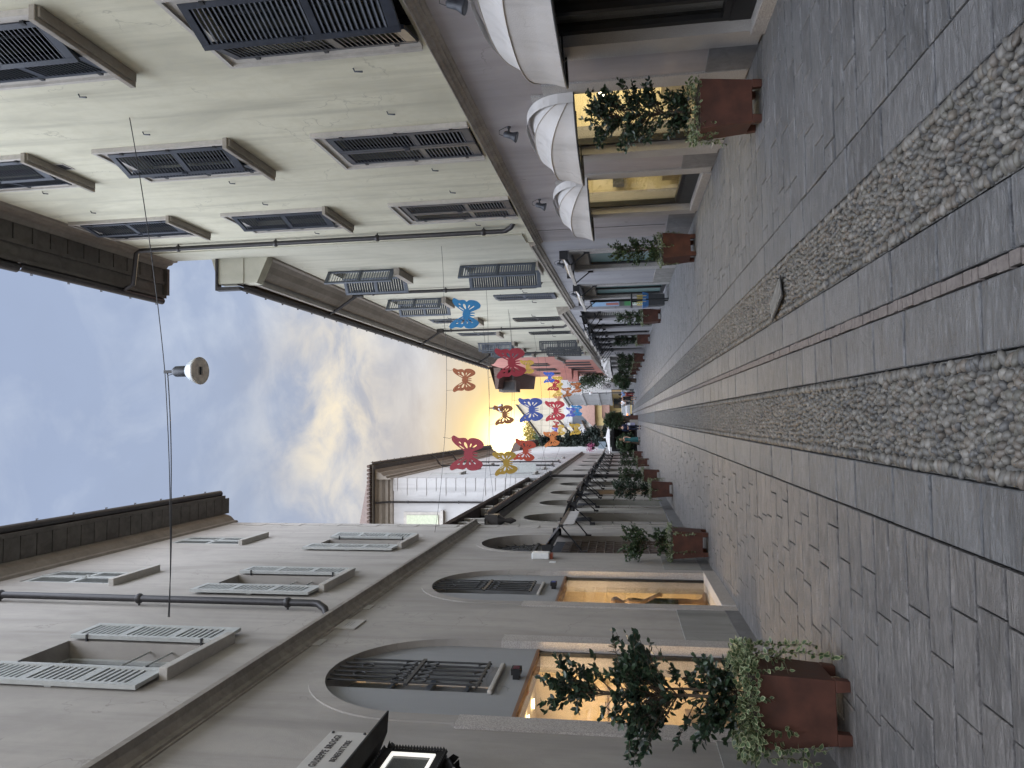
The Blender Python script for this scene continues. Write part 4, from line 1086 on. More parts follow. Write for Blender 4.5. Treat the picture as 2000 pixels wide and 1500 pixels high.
m = MB(1); prof = [(0, 9.98), (.04, 10.0), (.06, 10.1), (.16, 10.2), (.30, 10.30), (.42, 10.42), (.45, 10.52), (.45, 10.56), (0, 10.56)]
m.extr(prof, s0+.25, s1); m.build('cornice', S_cove, RC)
m = MB(1); m.box(s0+.1, s1, -.3, .60, 10.57, 10.64); m.box(s0+.1, s1, .54, .62, 10.53, 10.66); m.build('eave_soffit', S_trim_l, RC)
m = MB(1); m.box(s0-.02, s0+.3, -.4, .66, 10.64, 11.3); m.add([(s0, .66, 10.3), (s0, 0, 10.0), (s0, 0, 11.5), (s0, .66, 11.3), (s0+.3, .66, 10.3), (s0+.3, 0, 10.0), (s0+.3, 0, 11.5), (s0+.3, .66, 11.3)], [(0, 1, 2, 3), (7, 6, 5, 4), (0, 3, 7, 4), (1, 5, 6, 2), (0, 4, 5, 1), (3, 2, 6, 7)]); m.build('parapet_end', P_cream2, RC)
m = MB(1); m.box(s0-.06, s0+.12, -.2, .82, 11.3, 11.36); m.box(s0-.06, s0+.12, .74, .82, 10.72, 11.3); m.build('verge_flashing', M_gut, RC)
gutter_part(RC, 1, s0+.1, s1, .72, 10.78, .095, .95)
m = MB(1); m.quad((s0, .7, 10.8), (s1, .7, 10.8), (s1, -5, 12.8), (s0, -5, 12.8)); m.quad((s0, -10, 10.8), (s1, -10, 10.8), (s1, -5, 12.8), (s0, -5, 12.8)); m.build('roof', M_tile, RC)
for s in (21.45, 31.9, 45.0): pipe_part(RC, 1, s, 4.0, 9.65, gutter=(.70, 10.75)); m = MB(1); m.box(s-.1, s+.1, .02, .2, 9.55, 9.85); m.build('rain_hopper', M_gut, RC)
gs = leaf_mesh('slate_leaf', .49, 2.03, 1, M_slate, 2, pitch=.06); gsf = leaf_mesh('slate_leaf_far', .49, 2.03, 1, M_slate, 2, pitch=.06, flip=True)
gu = leaf_mesh('slate_leaf_upper', .49, 1.88, 1, M_slate, 2, pitch=.07); guf = leaf_mesh('slate_leaf_upper_far', .49, 1.88, 1, M_slate, 2, pitch=.07, flip=True)
gc_ = leaf_mesh('charcoal_leaf', .49, 2.03, 1, M_char, 2, pitch=.09); gcf = leaf_mesh('charcoal_leaf_far', .49, 2.03, 1, M_char, 2, pitch=.09, flip=True)
ang1 = [(128, 118), (4, 2), (2, 2), (2, 2), (72, 92), (76, 95), (3, 3)]; ang2 = [(128, 120), (126, 122), (3, 3), (3, 3), (70, 90), (72, 92), (4, 4)]
for k, (c, a, b) in enumerate(W1): make_window(RC, 1, c, a, b, 1.0, gs if k in (0, 1, 6) else gc_, gsf if k in (0, 1, 6) else gcf, *ang1[k], P_cream2 if False else None, S_trim if k != 1 else None, .22, M_white, hinge=.01, sill_d=.12, sill_h=.06)
for k, (c, a, b) in enumerate(W2): make_window(RC, 1, c, a, b, 1.0, gu, guf, *ang2[k], None, S_trim, .22, M_white, hinge=.01, sill_d=.2, sill_h=.16)
for s, z in ((22.6, 4.6), (24.7, 4.55), (28.2, 5.0), (30.6, 4.9), (33.4, 4.9), (36.0, 4.9), (28.0, 8.4), (30.2, 8.4), (33.2, 8.4)):
    m = MB(1); m.tube([(s, 0, z), (s, .07, z-.02), (s, .08, z-.16)], .014, 5); m.build('shutter_catch', M_lampgrey, RC)
m = MB(1)
for a, b in ((s0, 17.3), (19.7, 22.1), (24.8, 26.4)): m.box(a, b, 0, .03, 0, .52)
m.build_split('plinth', stone('streaked plinth stone', (.24, .235, .225), .35, 5), RC)
m = MB(1)
for a, b in ((17.2, 17.56), (19.44, 19.8), (22.0, 22.31), (24.59, 24.9)): m.box(a, b, -.39, .035, .0, 2.72)
m.build_split('granite_jamb', G_gran, RC)
teal = emis('dim teal shop interior', (.10, .19, .185), .75)
for k, (a, b, c, t_) in enumerate(OP):
    m = MB(1); m.box(a+.02, a+.08, -.16, -.07, c, t_-.01); m.box(b-.13, b-.02, -.16, -.07, c, t_-.01); m.box(a+.08, b-.13, -.16, -.07, t_-.45, t_-.01); m.box(a+.08, b-.13, -.16, -.07, c, c+.12)
    if k == 1: m.box((a+b)/2-.04, (a+b)/2+.04, -.16, -.07, c+.12, t_-.45)
    f = m.build('shop_window', M_frame if k != 2 else M_slate, RC)
    if k == 2:
        m = MB(1); z = .2
        while z < 2.5: m.box(a+.08, b-.13, -.115, -.085, z, z+.045); z += .075
        m.build('roller_shutter', M_sage, f)
    m = MB(1); m.box(a+.08, b-.13, -.14, -.125, c+.12, t_-.45); m.build('pane', M_pane_g if k < 2 else M_pane, f)
    if k < 2:
        m = MB(1); m.box(a+.15, b-.2, -.068, -.04, t_-.42, t_-.06); m.build('hanging_panel', S_trim, f)
pg = 'folded awnings along the pale cream building'
drop_awning('R', 17.3, 19.8, 2.86, 'folded awning with two drop arms nearest the white dome awnings', M_canvas, pg, .36, .12, 2, arm_z=.42)
drop_awning('R', 22.0, 25.0, 2.84, 'folded awning with two drop arms just before the street poster', M_canvas, pg, .36, .12, 2, arm_z=.42)
for k, (a, b, c, t_) in enumerate(OP[2:]):
    drop_awning('R', a-.3, b+.3, 2.98-.06*k, ['thin folded awning over the grey roller shutter just past the poster', 'thin folded awning over the second opening past the poster', 'thin folded awning over the third opening past the poster', 'thin folded awning over the fourth opening past the poster', 'thin folded awning over the fifth opening past the poster', 'thin folded awning nearest the salmon pink building'][k], M_fabric, pg, .75, .10, 2, arm_z=.55)
# street poster and waste bin
t = thing('poster_board', 'tall advertising poster with blue sky photo and green panel on pale wall', 'poster', PR(25.65, .03, .55), TR)
m = MB(1); m.box(-.55, .55, 0, .05, 0, 2.0); m.build('frame', M_frame, t)
def pbox(name, col, x0, x1, z0, z1, d=.054): 
    m = MB(1); m.box(x0, x1, .0505, d, z0, z1); m.build(name, paint('poster ' + name, col, .4, 0, .12), t)
pbox('sky_picture', (.25, .42, .62), -.5, .5, .98, 1.95); pbox('figure_picture', (.35, .12, .10), -.3, .25, 1.0, 1.45, .056); pbox('dark_picture', (.06, .07, .07), -.5, .5, .80, .98); pbox('green_panel', (.05, .22, .08), -.5, .5, .55, .80); pbox('white_panel', (.62, .64, .62), -.5, .5, .05, .55)
m = MB(1)
for k in range(5): m.box(-.35, .1+.08*(k % 3), .0545, .056, .12+.085*k, .15+.085*k)
m.build('small_print', paint('poster print', (.12, .3, .14), .5), t)
t = thing('waste_bin', 'dark street bin with blue bag and yellow leaflets by the poster', 'bin', PR(22.9, .42, 0), TR)
m = MB(1); m.frustum(.17, .19, .12, .62); m.build('body', M_char, t, bevel=.01)
m = MB(1); m.frustum(.19, .23, .62, .80); m.build('bag', paint('blue bag', (.05, .17, .42), .5), t)
m = MB(1)
for k in range(7): m.box(-.14, .14, -.16+.045*k, -.15+.045*k, .72, .98, Matrix.Rotation(R(rnd.uniform(-14, 14)), 4, 'Y'))
m.build('leaflets', paint('yellow leaflets', (.62, .50, .16), .6, 0, .25, .05, 3), t)
m = MB(1)
for x in (-.19, .19): m.box(x-.02, x+.02, -.02, .02, 0, 1.15)
m.box(-.21, .21, -.2, .2, 1.12, 1.17); m.build('stand', M_frame, t)
# ================================================================== far end of the street
def box_of(p, x0, x1, y0, y1, z0, z1, name, mt, rot=None):
    m = MB(); m.box(x0, x1, y0, y1, z0, z1); return m.build(name, mt, p)
# salmon pink house with deep eaves and rounded balconies
PK = thing('pink_house', 'salmon pink house with dark deep eaves and rounded balconies, far right side', 'house', (4.37, 49.85, 0), 0)
X0 = lambda y: .012*y
m = MB(); holes = [(7, 9, 3.9, 6.0), (14, 16, 3.9, 6.1), (22, 24, 3.9, 6.1), (7.5, 8.7, 7.3, 9.2), (14.5, 15.7, 7.3, 9.2), (22, 23.2, 7.3, 9.2)]
t = MB(); wall(t, 0, 30, 0, 12.0, holes, depth=.2)
m.v = [(X0(a) - d, a, z - max(0, a-12)*.058*(1 if z > 11.9 else 0)) for a, d, z in t.v]; m.f = t.f; m.mi = t.mi; m.sm = t.sm
m.quad((X0(0), 0, 0), (8, 0, 0), (8, 0, 12), (X0(0), 0, 12))
m.build('wall', P_pink, PK)
m = MB(); m.quad((-.012, 0, 3.3), (-.012, 3.6, 3.3), (-.012+.04, 3.6, 5.6), (-.012, 0, 5.9)); m.quad((-.014, 0, 0), (.34, 30, 0), (.34, 30, 2.9), (-.014, 0, 3.25)); m.build('painted_band', P_white, PK)
m = MB(); m.add([(0, 0, 3.2), (-.25, 0, 3.3), (-.25, 0, 3.5), (0, 0, 3.55), (.36, 30, 2.75), (.1, 30, 2.8), (.1, 30, 2.98), (.36, 30, 3.0)], [(0, 1, 5, 4), (1, 2, 6, 5), (2, 3, 7, 6), (0, 3, 2, 1), (4, 5, 6, 7)]); m.add([(0, 0, 5.85), (-.2, 0, 5.9), (-.2, 0, 6.05), (0, 0, 6.1), (.04, 3.7, 5.55), (-.16, 3.7, 5.6), (-.16, 3.7, 5.75), (.04, 3.7, 5.8)], [(0, 1, 5, 4), (1, 2, 6, 5), (2, 3, 7, 6), (0, 3, 2, 1), (4, 5, 6, 7)]); m.build('string_course', S_cour, PK)
m = MB(); m.add([(-1.7, 12.2, 12.25), (.2, 12.2, 11.95), (.4, 29.5, 10.9), (-1.05, 29.5, 11.1), (-1.7, 12.2, 12.45), (.2, 12.2, 12.6), (.4, 29.5, 11.5), (-1.05, 29.5, 11.3)], [(0, 1, 2, 3), (7, 6, 5, 4), (0, 4, 5, 1), (0, 3, 7, 4), (1, 5, 6, 2), (3, 2, 6, 7)])
m.quad((-1.7, 12.2, 12.45), (-1.05, 29.5, 11.3), (6, 29.5, 13.6), (6, 12.2, 14.6)); m.build('roof', M_tiled, PK)
m = MB(); m.box(-1.85, -.85, 14.2, 16.8, 10.9, 12.5); dm = m.build('dormer', S_eave, PK); m = MB(); m.box(-1.7, -1.0, 14.17, 14.2, 11.05, 12.2); m.build('pane', M_char, dm)
for y_, z_ in ((16.2, 5.9), (20.5, 5.6)):
    m = MB(); n = 10; pts = [(X0(y_) - 1.0*math.sin(math.pi*k/n)**.7, y_-1.6+3.2*k/n) for k in range(n+1)]
    for k in range(n): m.quad((*pts[k], z_), (*pts[k+1], z_), (*pts[k+1], z_+1.0), (*pts[k], z_+1.0))
    m.poly([(*p, z_) for p in pts]); m.build('balcony', P_pink, PK)
for a, b, c, d_ in holes:
    m = MB(); m.box(X0(a)+.15, X0(a)+.2, a, b, c, d_); f = m.build('window', M_pane, PK)
    for y_ in (a-.02, b+.02): 
        m = MB(); q_ = -.62 if y_ < a else 0; m.box(X0(a)-.07, X0(a)-.02, y_+q_, y_+q_+.62, c, d_); m.build('shutter', M_char, f)
pkd = 'small white awnings under the salmon pink house'
for k, (a, b) in enumerate(((51.5, 55.5), (57, 61), (62.5, 66.5))):
    dome_awning(a, b, 2.25, .9, .75, ['small white dome awning nearest under the pink house', 'small white dome awning in the middle under the pink house', 'small white dome awning farthest under the pink house'][k])
# leaf generators -----------------------------------------------------------
def leaf_arrays(P, Dr, size, r, curl=.25, width=.52):
    """P (n,3) base points, Dr (n,3) growth directions -> verts, faces, tone"""
    n = len(P); Dr = Dr/np.linalg.norm(Dr, axis=1, keepdims=True)
    up_ = r.normal(size=(n, 3)); up_[:, 2] += .9
    S = np.cross(Dr, up_); S /= np.linalg.norm(S, axis=1, keepdims=True) + 1e-9
    U = np.cross(S, Dr)
    tpl = np.array([(0, 0, 0), (-.5, .30, .12), (-.46, .68, .10), (0, 1, -.10), (.46, .68, .10), (.5, .30, .12)])
    sz = size * r.uniform(.65, 1.25, n)
    V = P[:, None] + sz[:, None, None] * (tpl[None, :, 0:1]*width*S[:, None] + tpl[None, :, 1:2]*Dr[:, None] + tpl[None, :, 2:3]*curl*4*U[:, None]*.5)
    F0 = np.array([(0, 3, 2, 1), (0, 5, 4, 3)])
    Fc = (F0[None] + (np.arange(n)*6)[:, None, None]).reshape(-1, 4)
    return V.reshape(-1, 3), Fc, np.repeat(r.rand(n)**1.5, 2)
def leaf_mesh_np(name, V, Fc, tn, mats, mi=None):
    me = bpy.data.meshes.new(name)
    me.vertices.add(len(V)); me.vertices.foreach_set('co', V.astype(np.float32).ravel())
    k = Fc.shape[1]
    me.loops.add(Fc.size); me.loops.foreach_set('vertex_index', Fc.astype(np.int32).ravel())
    me.polygons.add(len(Fc)); me.polygons.foreach_set('loop_start', np.arange(0, Fc.size, k, dtype=np.int32)); me.polygons.foreach_set('loop_total', np.full(len(Fc), k, dtype=np.int32))
    if mi is not None: me.polygons.foreach_set('material_index', mi.astype(np.int32))
    me.update(calc_edges=True)
    a = me.attributes.new('tone', 'FLOAT_COLOR', 'FACE'); x = np.ones((len(Fc), 4), np.float32); x[:, :3] = tn[:, None]; a.data.foreach_set('color', x.ravel())
    for q in mats: me.materials.append(q)
    return me
L_dark = leafmat('dark glossy leaves', (.012, .026, .018), (.05, .085, .045), .32, .18)
L_mid = leafmat('mid green leaves', (.022, .045, .022), (.085, .13, .055), .45, .22)
L_ivy = leafmat('ivy leaf green', (.035, .07, .03), (.10, .15, .07), .45, .2)
L_cream = leafmat('ivy leaf cream edge', (.22, .25, .13), (.38, .40, .24), .5, .2)
L_con = leafmat('dark conifer needles', (.008, .016, .013), (.030, .045, .034), .7, .05)
L_gold = leafmat('backlit foliage', (.16, .13, .03), (.42, .31, .06), .6, .5)

def shrub_meshes(seed, z0, h, clumps, nb, nl, size, lm):
    """woody stems with leafy twigs; clumps = (z centre, z spread, radius, weight, x offset)"""
    r = np.random.RandomState(seed); m = MB()
    wts = np.array([c[3] for c in clumps], float); wts /= wts.sum()
    main = [(0, 0, z0), (.01, -.01, z0+h*.3), (-.015, .01, z0+h*.6), (.0, .0, z0+h*.86)]
    m.tube(main, [.016, .013, .010, .004], 6); m.tube([(.04, .03, z0), (.05, .02, z0+h*.3), (.03, .03, z0+h*.62)], [.012, .01, .004], 6)
    P = []; Dd = []
    for k in range(nb):
        c = clumps[r.choice(len(clumps), p=wts)]
        a = r.uniform(0, 2*math.pi); zt = c[0] + r.normal()*c[1]*.55; rad = c[2]*r.uniform(.35, 1.0)**.7
        zb = max(z0+.05, min(zt - r.uniform(.08, .3), z0+h*.8))
        tip = np.array([c[4] + rad*math.cos(a), rad*math.sin(a), zt]); base = np.array([0, 0, zb]); midp = (base+tip)/2 + np.array([0, 0, .04]) + r.normal(size=3)*.02
        t_ = np.linspace(0, 1, 7)[:, None]; cur = (1-t_)**2*base + 2*t_*(1-t_)*midp + t_**2*tip
        m.tube([tuple(q) for q in cur], [.0045, .004, .0035, .003, .0025, .002, .0015], 4, False)
        for j in range(nl):
            f = r.uniform(.35, 1.02); i = min(5, int(f*6)); q = cur[i] + (cur[i+1]-cur[i])*(f*6-i)
            d = (cur[i+1]-cur[i]); d = d/np.linalg.norm(d)*.6 + r.normal(size=3)*.55 + np.array([0, 0, .12])
            P.append(q); Dd.append(d)
    V, Fc, tn = leaf_arrays(np.array(P), np.array(Dd), size, r)
    return m.mesh('stem', M_bark), leaf_mesh_np('foliage', V, Fc, tn, [lm])
def ivy_mesh(seed, w_, trails, mass, size, spread=.3):
    """variegated leaves heaped over the rim of a box of half width w_ plus hanging trails (x, y, length)"""
    r = np.random.RandomState(seed); m = MB(); P = []; Dd = []
    for k in range(mass):
        a = r.uniform(0, 2*math.pi); q = r.uniform(.2, 1.0)**.5*(w_+spread*.25)
        P.append((q*math.cos(a)*1.1, q*math.sin(a)*1.1, r.uniform(.0, .22)*(1-.4*q/w_) )); Dd.append((math.cos(a)+r.normal()*.5, math.sin(a)+r.normal()*.5, r.normal()*.5+.1))
    for (x, y_, ln) in trails:
        p = np.array([x*.8, y_*.8, .03]); d = np.array([x, y_, 0.]); d /= np.linalg.norm(d)+1e-6
        pts = [tuple(p)]; n = max(4, int(ln/.028)); 
        for i in range(n):
            f = i/n; step = d*max(0, .034*(1-f*3.0)) + np.array([0, 0, -.028*min(1, f*4)]) + r.normal(size=3)*.006
            p = p+step; pts.append(tuple(p))
            for _ in range(2): P.append(tuple(p)); Dd.append(tuple(r.normal(size=3)*.8 + d*.5 + np.array([0, 0, -.35])))
        m.tube(pts, .0022, 4, False)
    P = np.array(P); Dd = np.array(Dd); n = len(P)
    Dd = Dd/np.linalg.norm(Dd, axis=1, keepdims=True); up_ = r.normal(size=(n, 3))*.7 + np.array([0, 0, .8]) + Dd*np.array([.6, .6, 0])
    S = np.cross(Dd, up_); S /= np.linalg.norm(S, axis=1, keepdims=True)+1e-9; U = np.cross(S, Dd)
    o = np.array([(0, 0), (-.27, .20), (-.35, .48), (-.22, .80), (0, 1.08), (.22, .80), (.35, .48), (.27, .20)]); c = np.array([0, .5]); inn = c + (o-c)*.74
    tp = np.concatenate([o, inn]); zz_ = np.concatenate([np.full(8, .0), np.full(8, .02)])
    sz = size*r.uniform(.6, 1.3, n)
    V = P[:, None] + sz[:, None, None]*(tp[None, :, 0:1]*S[:, None]*.95 + tp[None, :, 1:2]*Dd[:, None] + (zz_+.10*np.abs(tp[:, 0]))[None, :, None]*U[:, None])
    ring = [(i, (i+1) % 8, 8+(i+1) % 8, 8+i) for i in range(8)]; core = [(8, 9, 10, 11), (8, 11, 12, 15), (12, 13, 14, 15)]
    F0 = np.array(ring+core); Fc = (F0[None] + (np.arange(n)*16)[:, None, None]).reshape(-1, 4)
    tn = np.repeat(r.rand(n), 11); mi = np.tile(np.array([1]*8+[0]*3), n)
    return m.mesh('vine', M_bark), leaf_mesh_np('leaves', V.reshape(-1, 3), Fc, tn, [L_ivy, L_cream], mi)

def planter(loc, rz, label, group):
    t = thing('planter', label, 'planter', loc, rz, group)
    m = MB(); m.frustum(.222, .262, .10, .645); box_ = m.build('box', M_planter, t, bevel=.006)
    m = MB(); m.frustum(.235, .235, .6455, .655); m.build('soil', M_soil, t)
    for sx_ in (-1, 1):
        for sy_ in (-1, 1):
            m = MB(); m.frustum(.036, .044, 0, .0995, (sx_*.182, sy_*.182)); m.build('foot', M_planter, t, bevel=.004)
    return t
pgp = 'red brown planters along both sides of the street'
near = [(.30, .16, .26, 1.0, 0), (.82, .17, .40, 1.7, 0), (1.25, .18, .20, .5, .02)]
sA = shrub_meshes(3, .0, 1.5, [(.30, .16, .36, 1.0, 0), (.86, .19, .47, 2.0, -.02), (1.34, .2, .22, .5, .06)], 170, 22, .056, L_dark)
sB = shrub_meshes(5, .0, 1.3, [(.22, .14, .26, .8, 0), (.66, .2, .40, 1.5, 0), (1.06, .16, .32, 1.3, 0)], 190, 22, .050, L_dark)
sC = shrub_meshes(8, .0, 1.0, [(.22, .12, .26, 1.0, 0), (.72, .18, .36, 2.0, 0)], 120, 20, .052, L_mid)
sD = shrub_meshes(13, .0, 1.1, [(.2, .14, .3, 1.0, 0), (.55, .22, .30, 1.4, 0), (.9, .16, .22, .7, 0)], 100, 19, .055, L_mid)
sE = shrub_meshes(17, .0, 1.3, [(.3, .2, .36, 1.2, 0), (.8, .26, .42, 2.0, 0)], 130, 19, .06, L_mid)
iA = ivy_mesh(2, .30, [(.27, -.1, .75), (.27, .05, .62), (.24, .2, .5), (.27, -.22, .35), (-.1, -.27, .32), (-.2, -.27, .55), (-.27, -.1, .4), (.1, -.27, .16), (.27, .15, .4), (-.26, .2, .4), (-.27, -.2, .5), (.27, .24, .55), (-.22, -.27, .25), (.27, 0, .3)], 1150, .047)
iB = ivy_mesh(4, .25, [(-.27, .1, .35), (-.27, -.05, .25), (-.2, -.26, .2), (.26, .1, .3), (-.25, .22, .4), (.1, .26, .3), (-.27, .18, .3)], 420, .04)
iC = ivy_mesh(6, .25, [(.26, .1, .4), (.26, -.1, .25), (.1, -.26, .15), (-.26, -.2, .5), (-.26, .1, .5), (.0, .26, .3)], 400, .04)
# (x, y, shrub, ivy, where)
PLN = [(-2.095, 5.60, sA, iA, 'nearest on the left, before a lit shop window'), (-2.37, 13.95, sC, iC, 'second on the left, in front of the lattice gate'),
       (-2.27, 23.15, sB, iC, 'third on the left, past the grey corner'), (-2.45, 31.0, sE, iB, 'fourth on the left, beneath the folded awnings'),
       (-2.6, 42.4, sD, iC, 'fifth on the left, small in the distance'), (-2.75, 54.3, sE, iB, 'sixth on the left, before the woman in teal'),
       (3.37, 7.96, sB, iB, 'nearest on the right, under the middle dome awning'), (3.42, 14.75, sD, iC, 'second on the right, just past the dome awnings'),
       (3.80, 27.3, sD, iC, 'third on the right, by the street poster'), (4.02, 37.2, sB, iB, 'fourth on the right, with a sparse shrub'),
       (3.80, 46.0, sE, iC, 'fifth on the right, before the pink house'), (3.85, 52.0, sE, iB, 'sixth on the right, dark shrub by the pink house'), (3.95, 57.5, sD, iC, 'seventh on the right, under the white awnings'), (4.15, 66, sE, iB, 'eighth on the right, last before the grey totem')]
for k, (x, y_, sh, iv, wh) in enumerate(PLN):
    rz = [.04, -.02, .06, 0, .05, 0, -.10, .12, .05, .02, .1, 0, .05, .0][k]
    planter((x, y_, 0), rz, 'red brown planter box, ' + wh, pgp)
    t = thing('shrub', 'evergreen shrub, ' + wh, 'shrub', (x, y_, .65), rnd.uniform(-3, 3) if k not in (0,) else .2, 'shrubs in the planters')
    inst('stem', sh[0], t); inst('foliage', sh[1], t)
    t = thing('trailing_ivy', 'variegated ivy, ' + wh, 'ivy', (x, y_, .63), rz if k in (0, 6) else rnd.choice((0, 1.57, 3.14)), 'trailing ivy in the planters')
    inst('vine', iv[0], t); inst('leaves', iv[1], t)

# ================================================================== lamp and butterflies hung across the street
def wire(name, pts, label, r=.006, cat='wire', group=None):
    m = MB(); P = []
    for a, b in zip(pts[:-1], pts[1:]):
        a, b = Vector(a), Vector(b); sag = (b-a).length*.012
        for k in range(12): f = k/12; q = a.lerp(b, f); q.z -= sag*4*f*(1-f); P.append(q)
    P.append(Vector(pts[-1])); m.tube(P, r, 6)
    return tag(m.build(name, M_iron), label, cat, group)
a, b, c = PL(9.25, 0, 7.82), (.70, 8.8, 7.62), PR(8.33, 0, 7.84)
wire('lamp_wire', [a, b, c], 'black wire across the street carrying the nearest hanging lamp', .006)
m = MB()
for k in range(16):
    pass
wire('lamp_cable', [Vector(a)+Vector((0, .0, .02)), (-.9, 9.02, 7.66), (.69, 8.8, 7.58)], 'looser cable tied along the left half of the nearest lamp wire', .007, 'cable')
def hanging_lamp(loc, sc, label):
    t = thing('hanging_lamp', label, 'street lamp', loc); t.scale = (sc,)*3
    Mx = Matrix.Rotation(R(-5), 4, 'X')
    m = MB(); m.box(-.02, .02, -.014, .014, -.12, .03, Mx); m.tube([(0, -.01, .0), (-.05, 0, -.03), (-.03, 0, -.10)], .005, 5); m.build('hanger', M_iron, t)
    m = MB(); m.lathe([(.02, -.115), (.05, -.125), (.072, -.16), (.074, -.32), (.074, -.34)], 20, (0, 0, 0), True, Mx); m.build('gear_housing', M_lampgrey, t)
    m = MB(); m.lathe([(.06, -.335), (.082, -.345), (.12, -.385), (.155, -.44), (.178, -.50), (.183, -.525), (.176, -.525)], 28, (0, 0, 0), True, Mx); m.build('reflector', M_lampwhite, t)
    m = MB(); m.lathe([(.001, -.522), (.177, -.520), (.185, -.527), (.182, -.532), (.001, -.530)], 28, (0, 0, 0), False, Mx); ln = m.build('lens', M_lens, t)
    m = MB(); m.box(-.055, .055, -.018, .018, -.5345, -.533, Mx); 
    for k in (0, 1): m.box(-.058, .058, (-.035, .03)[k], (-.03, .035)[k], -.5345, -.533, Mx)
    m.build('lamp_tube', M_char, ln)
hanging_lamp((.70, 8.8, 7.60), 1.0, 'pale dome street lamp hung from a wire high in the sky, nearest of the two')
wire('lamp_wire', [PL(27.0, -.6, 6.9), (.45, 28, 6.72), PR(28.6, 0, 7.1)], 'thin wire across the street carrying the small distant lamp', .006)
hanging_lamp((.45, 28.0, 6.70), .95, 'small distant dome street lamp hung over the street beside a brown butterfly')

half = [(0, .10), (.03, .13), (.07, .105), (.22, .35), (.33, .47), (.42, .50), (.475, .475), (.49, .43), (.455, .35), (.43, .28), (.445, .13), (.42, .06), (.385, .025), (.435, -.03), (.455, -.14), (.43, -.29), (.36, -.40), (.28, -.445), (.20, -.41), (.12, -.25), (.055, -.12), (.06, -.19), (.055, -.27), (.03, -.28), (.012, -.16), (0, -.13)]
half = [(x, z) for x, z in half]
HB_ = [[(.34, .27), (.31, .30), (.26, .22), (.29, .20)], [(.35, .10), (.33, .155), (.23, .13), (.12, .02), (.15, .0), (.27, .03)], [(.24, .26), (.21, .28), (.10, .08), (.12, .06)], [(.31, -.06), (.29, -.11), (.18, -.06), (.19, -.03)], [(.29, -.23), (.265, -.27), (.12, -.08), (.14, -.06)]]
def butterfly_mesh():
    bm = bmesh.new()
    def loop(pts):
        vs = [bm.verts.new((x, 0, z)) for x, z in pts]
        return [bm.edges.new((vs[i], vs[(i+1) % len(vs)])) for i in range(len(vs))]
    def smooth(pts, closed=True):
        out = []; n = len(pts)
        for i in range(n):
            p0, p1, p2, p3 = [pts[(i+j) % n] for j in (-1, 0, 1, 2)]
            for f in (0, .34, .67):
                out.append(tuple(.5*((2*p1[a]) + (-p0[a]+p2[a])*f + (2*p0[a]-5*p1[a]+4*p2[a]-p3[a])*f*f + (-p0[a]+3*p1[a]-3*p2[a]+p3[a])*f**3) for a in (0, 1)))
        return out
    outl = half + [(-x, z) for x, z in half[::-1][1:-1]]
    E = loop(smooth(outl))
    holes_b = [[(sum(p[0] for p in h)/len(h) + (x-sum(p[0] for p in h)/len(h))*.72, sum(p[1] for p in h)/len(h) + (z-sum(p[1] for p in h)/len(h))*.72) for x, z in h] for h in HB_]
    for h in holes_b: E += loop(smooth(h)); E += loop(smooth([(-x, z) for x, z in h]))
    bmesh.ops.triangle_fill(bm, use_beauty=True, use_dissolve=False, edges=E)
    for k in (.02, -.02): pass
    me = bpy.data.meshes.new('butterfly_plate'); bm.to_mesh(me); bm.free(); return me
BM = butterfly_mesh(); BM.materials.append(None)
m = MB()
for s_ in (-1, 1): m.tube([(s_*.44, 0, .475), (s_*.40, .0, .56), (s_*.42, 0, .75)], .005, 4, False)
ST = m.mesh('hanging_cord', M_iron)
cols = {'blue': (.022, .19, .42), 'orange brown': (.42, .13, .05), 'crimson': (.36, .035, .055), 'yellow': (.52, .33, .06), 'brown': (.30, .11, .035), 'indigo': (.07, .11, .36), 'red': (.34, .015, .028), 'orange red': (.42, .06, .03), 'bright blue': (.04, .11, .48), 'orange': (.50, .16, .045), 'salmon': (.52, .22, .13), 'violet blue': (.10, .12, .52), 'light blue': (.03, .25, .58), 'gold': (.56, .36, .05)}
BMAT = {k: paint('butterfly ' + k, v, .5, 0, .06, .03, 6) for k, v in cols.items()}
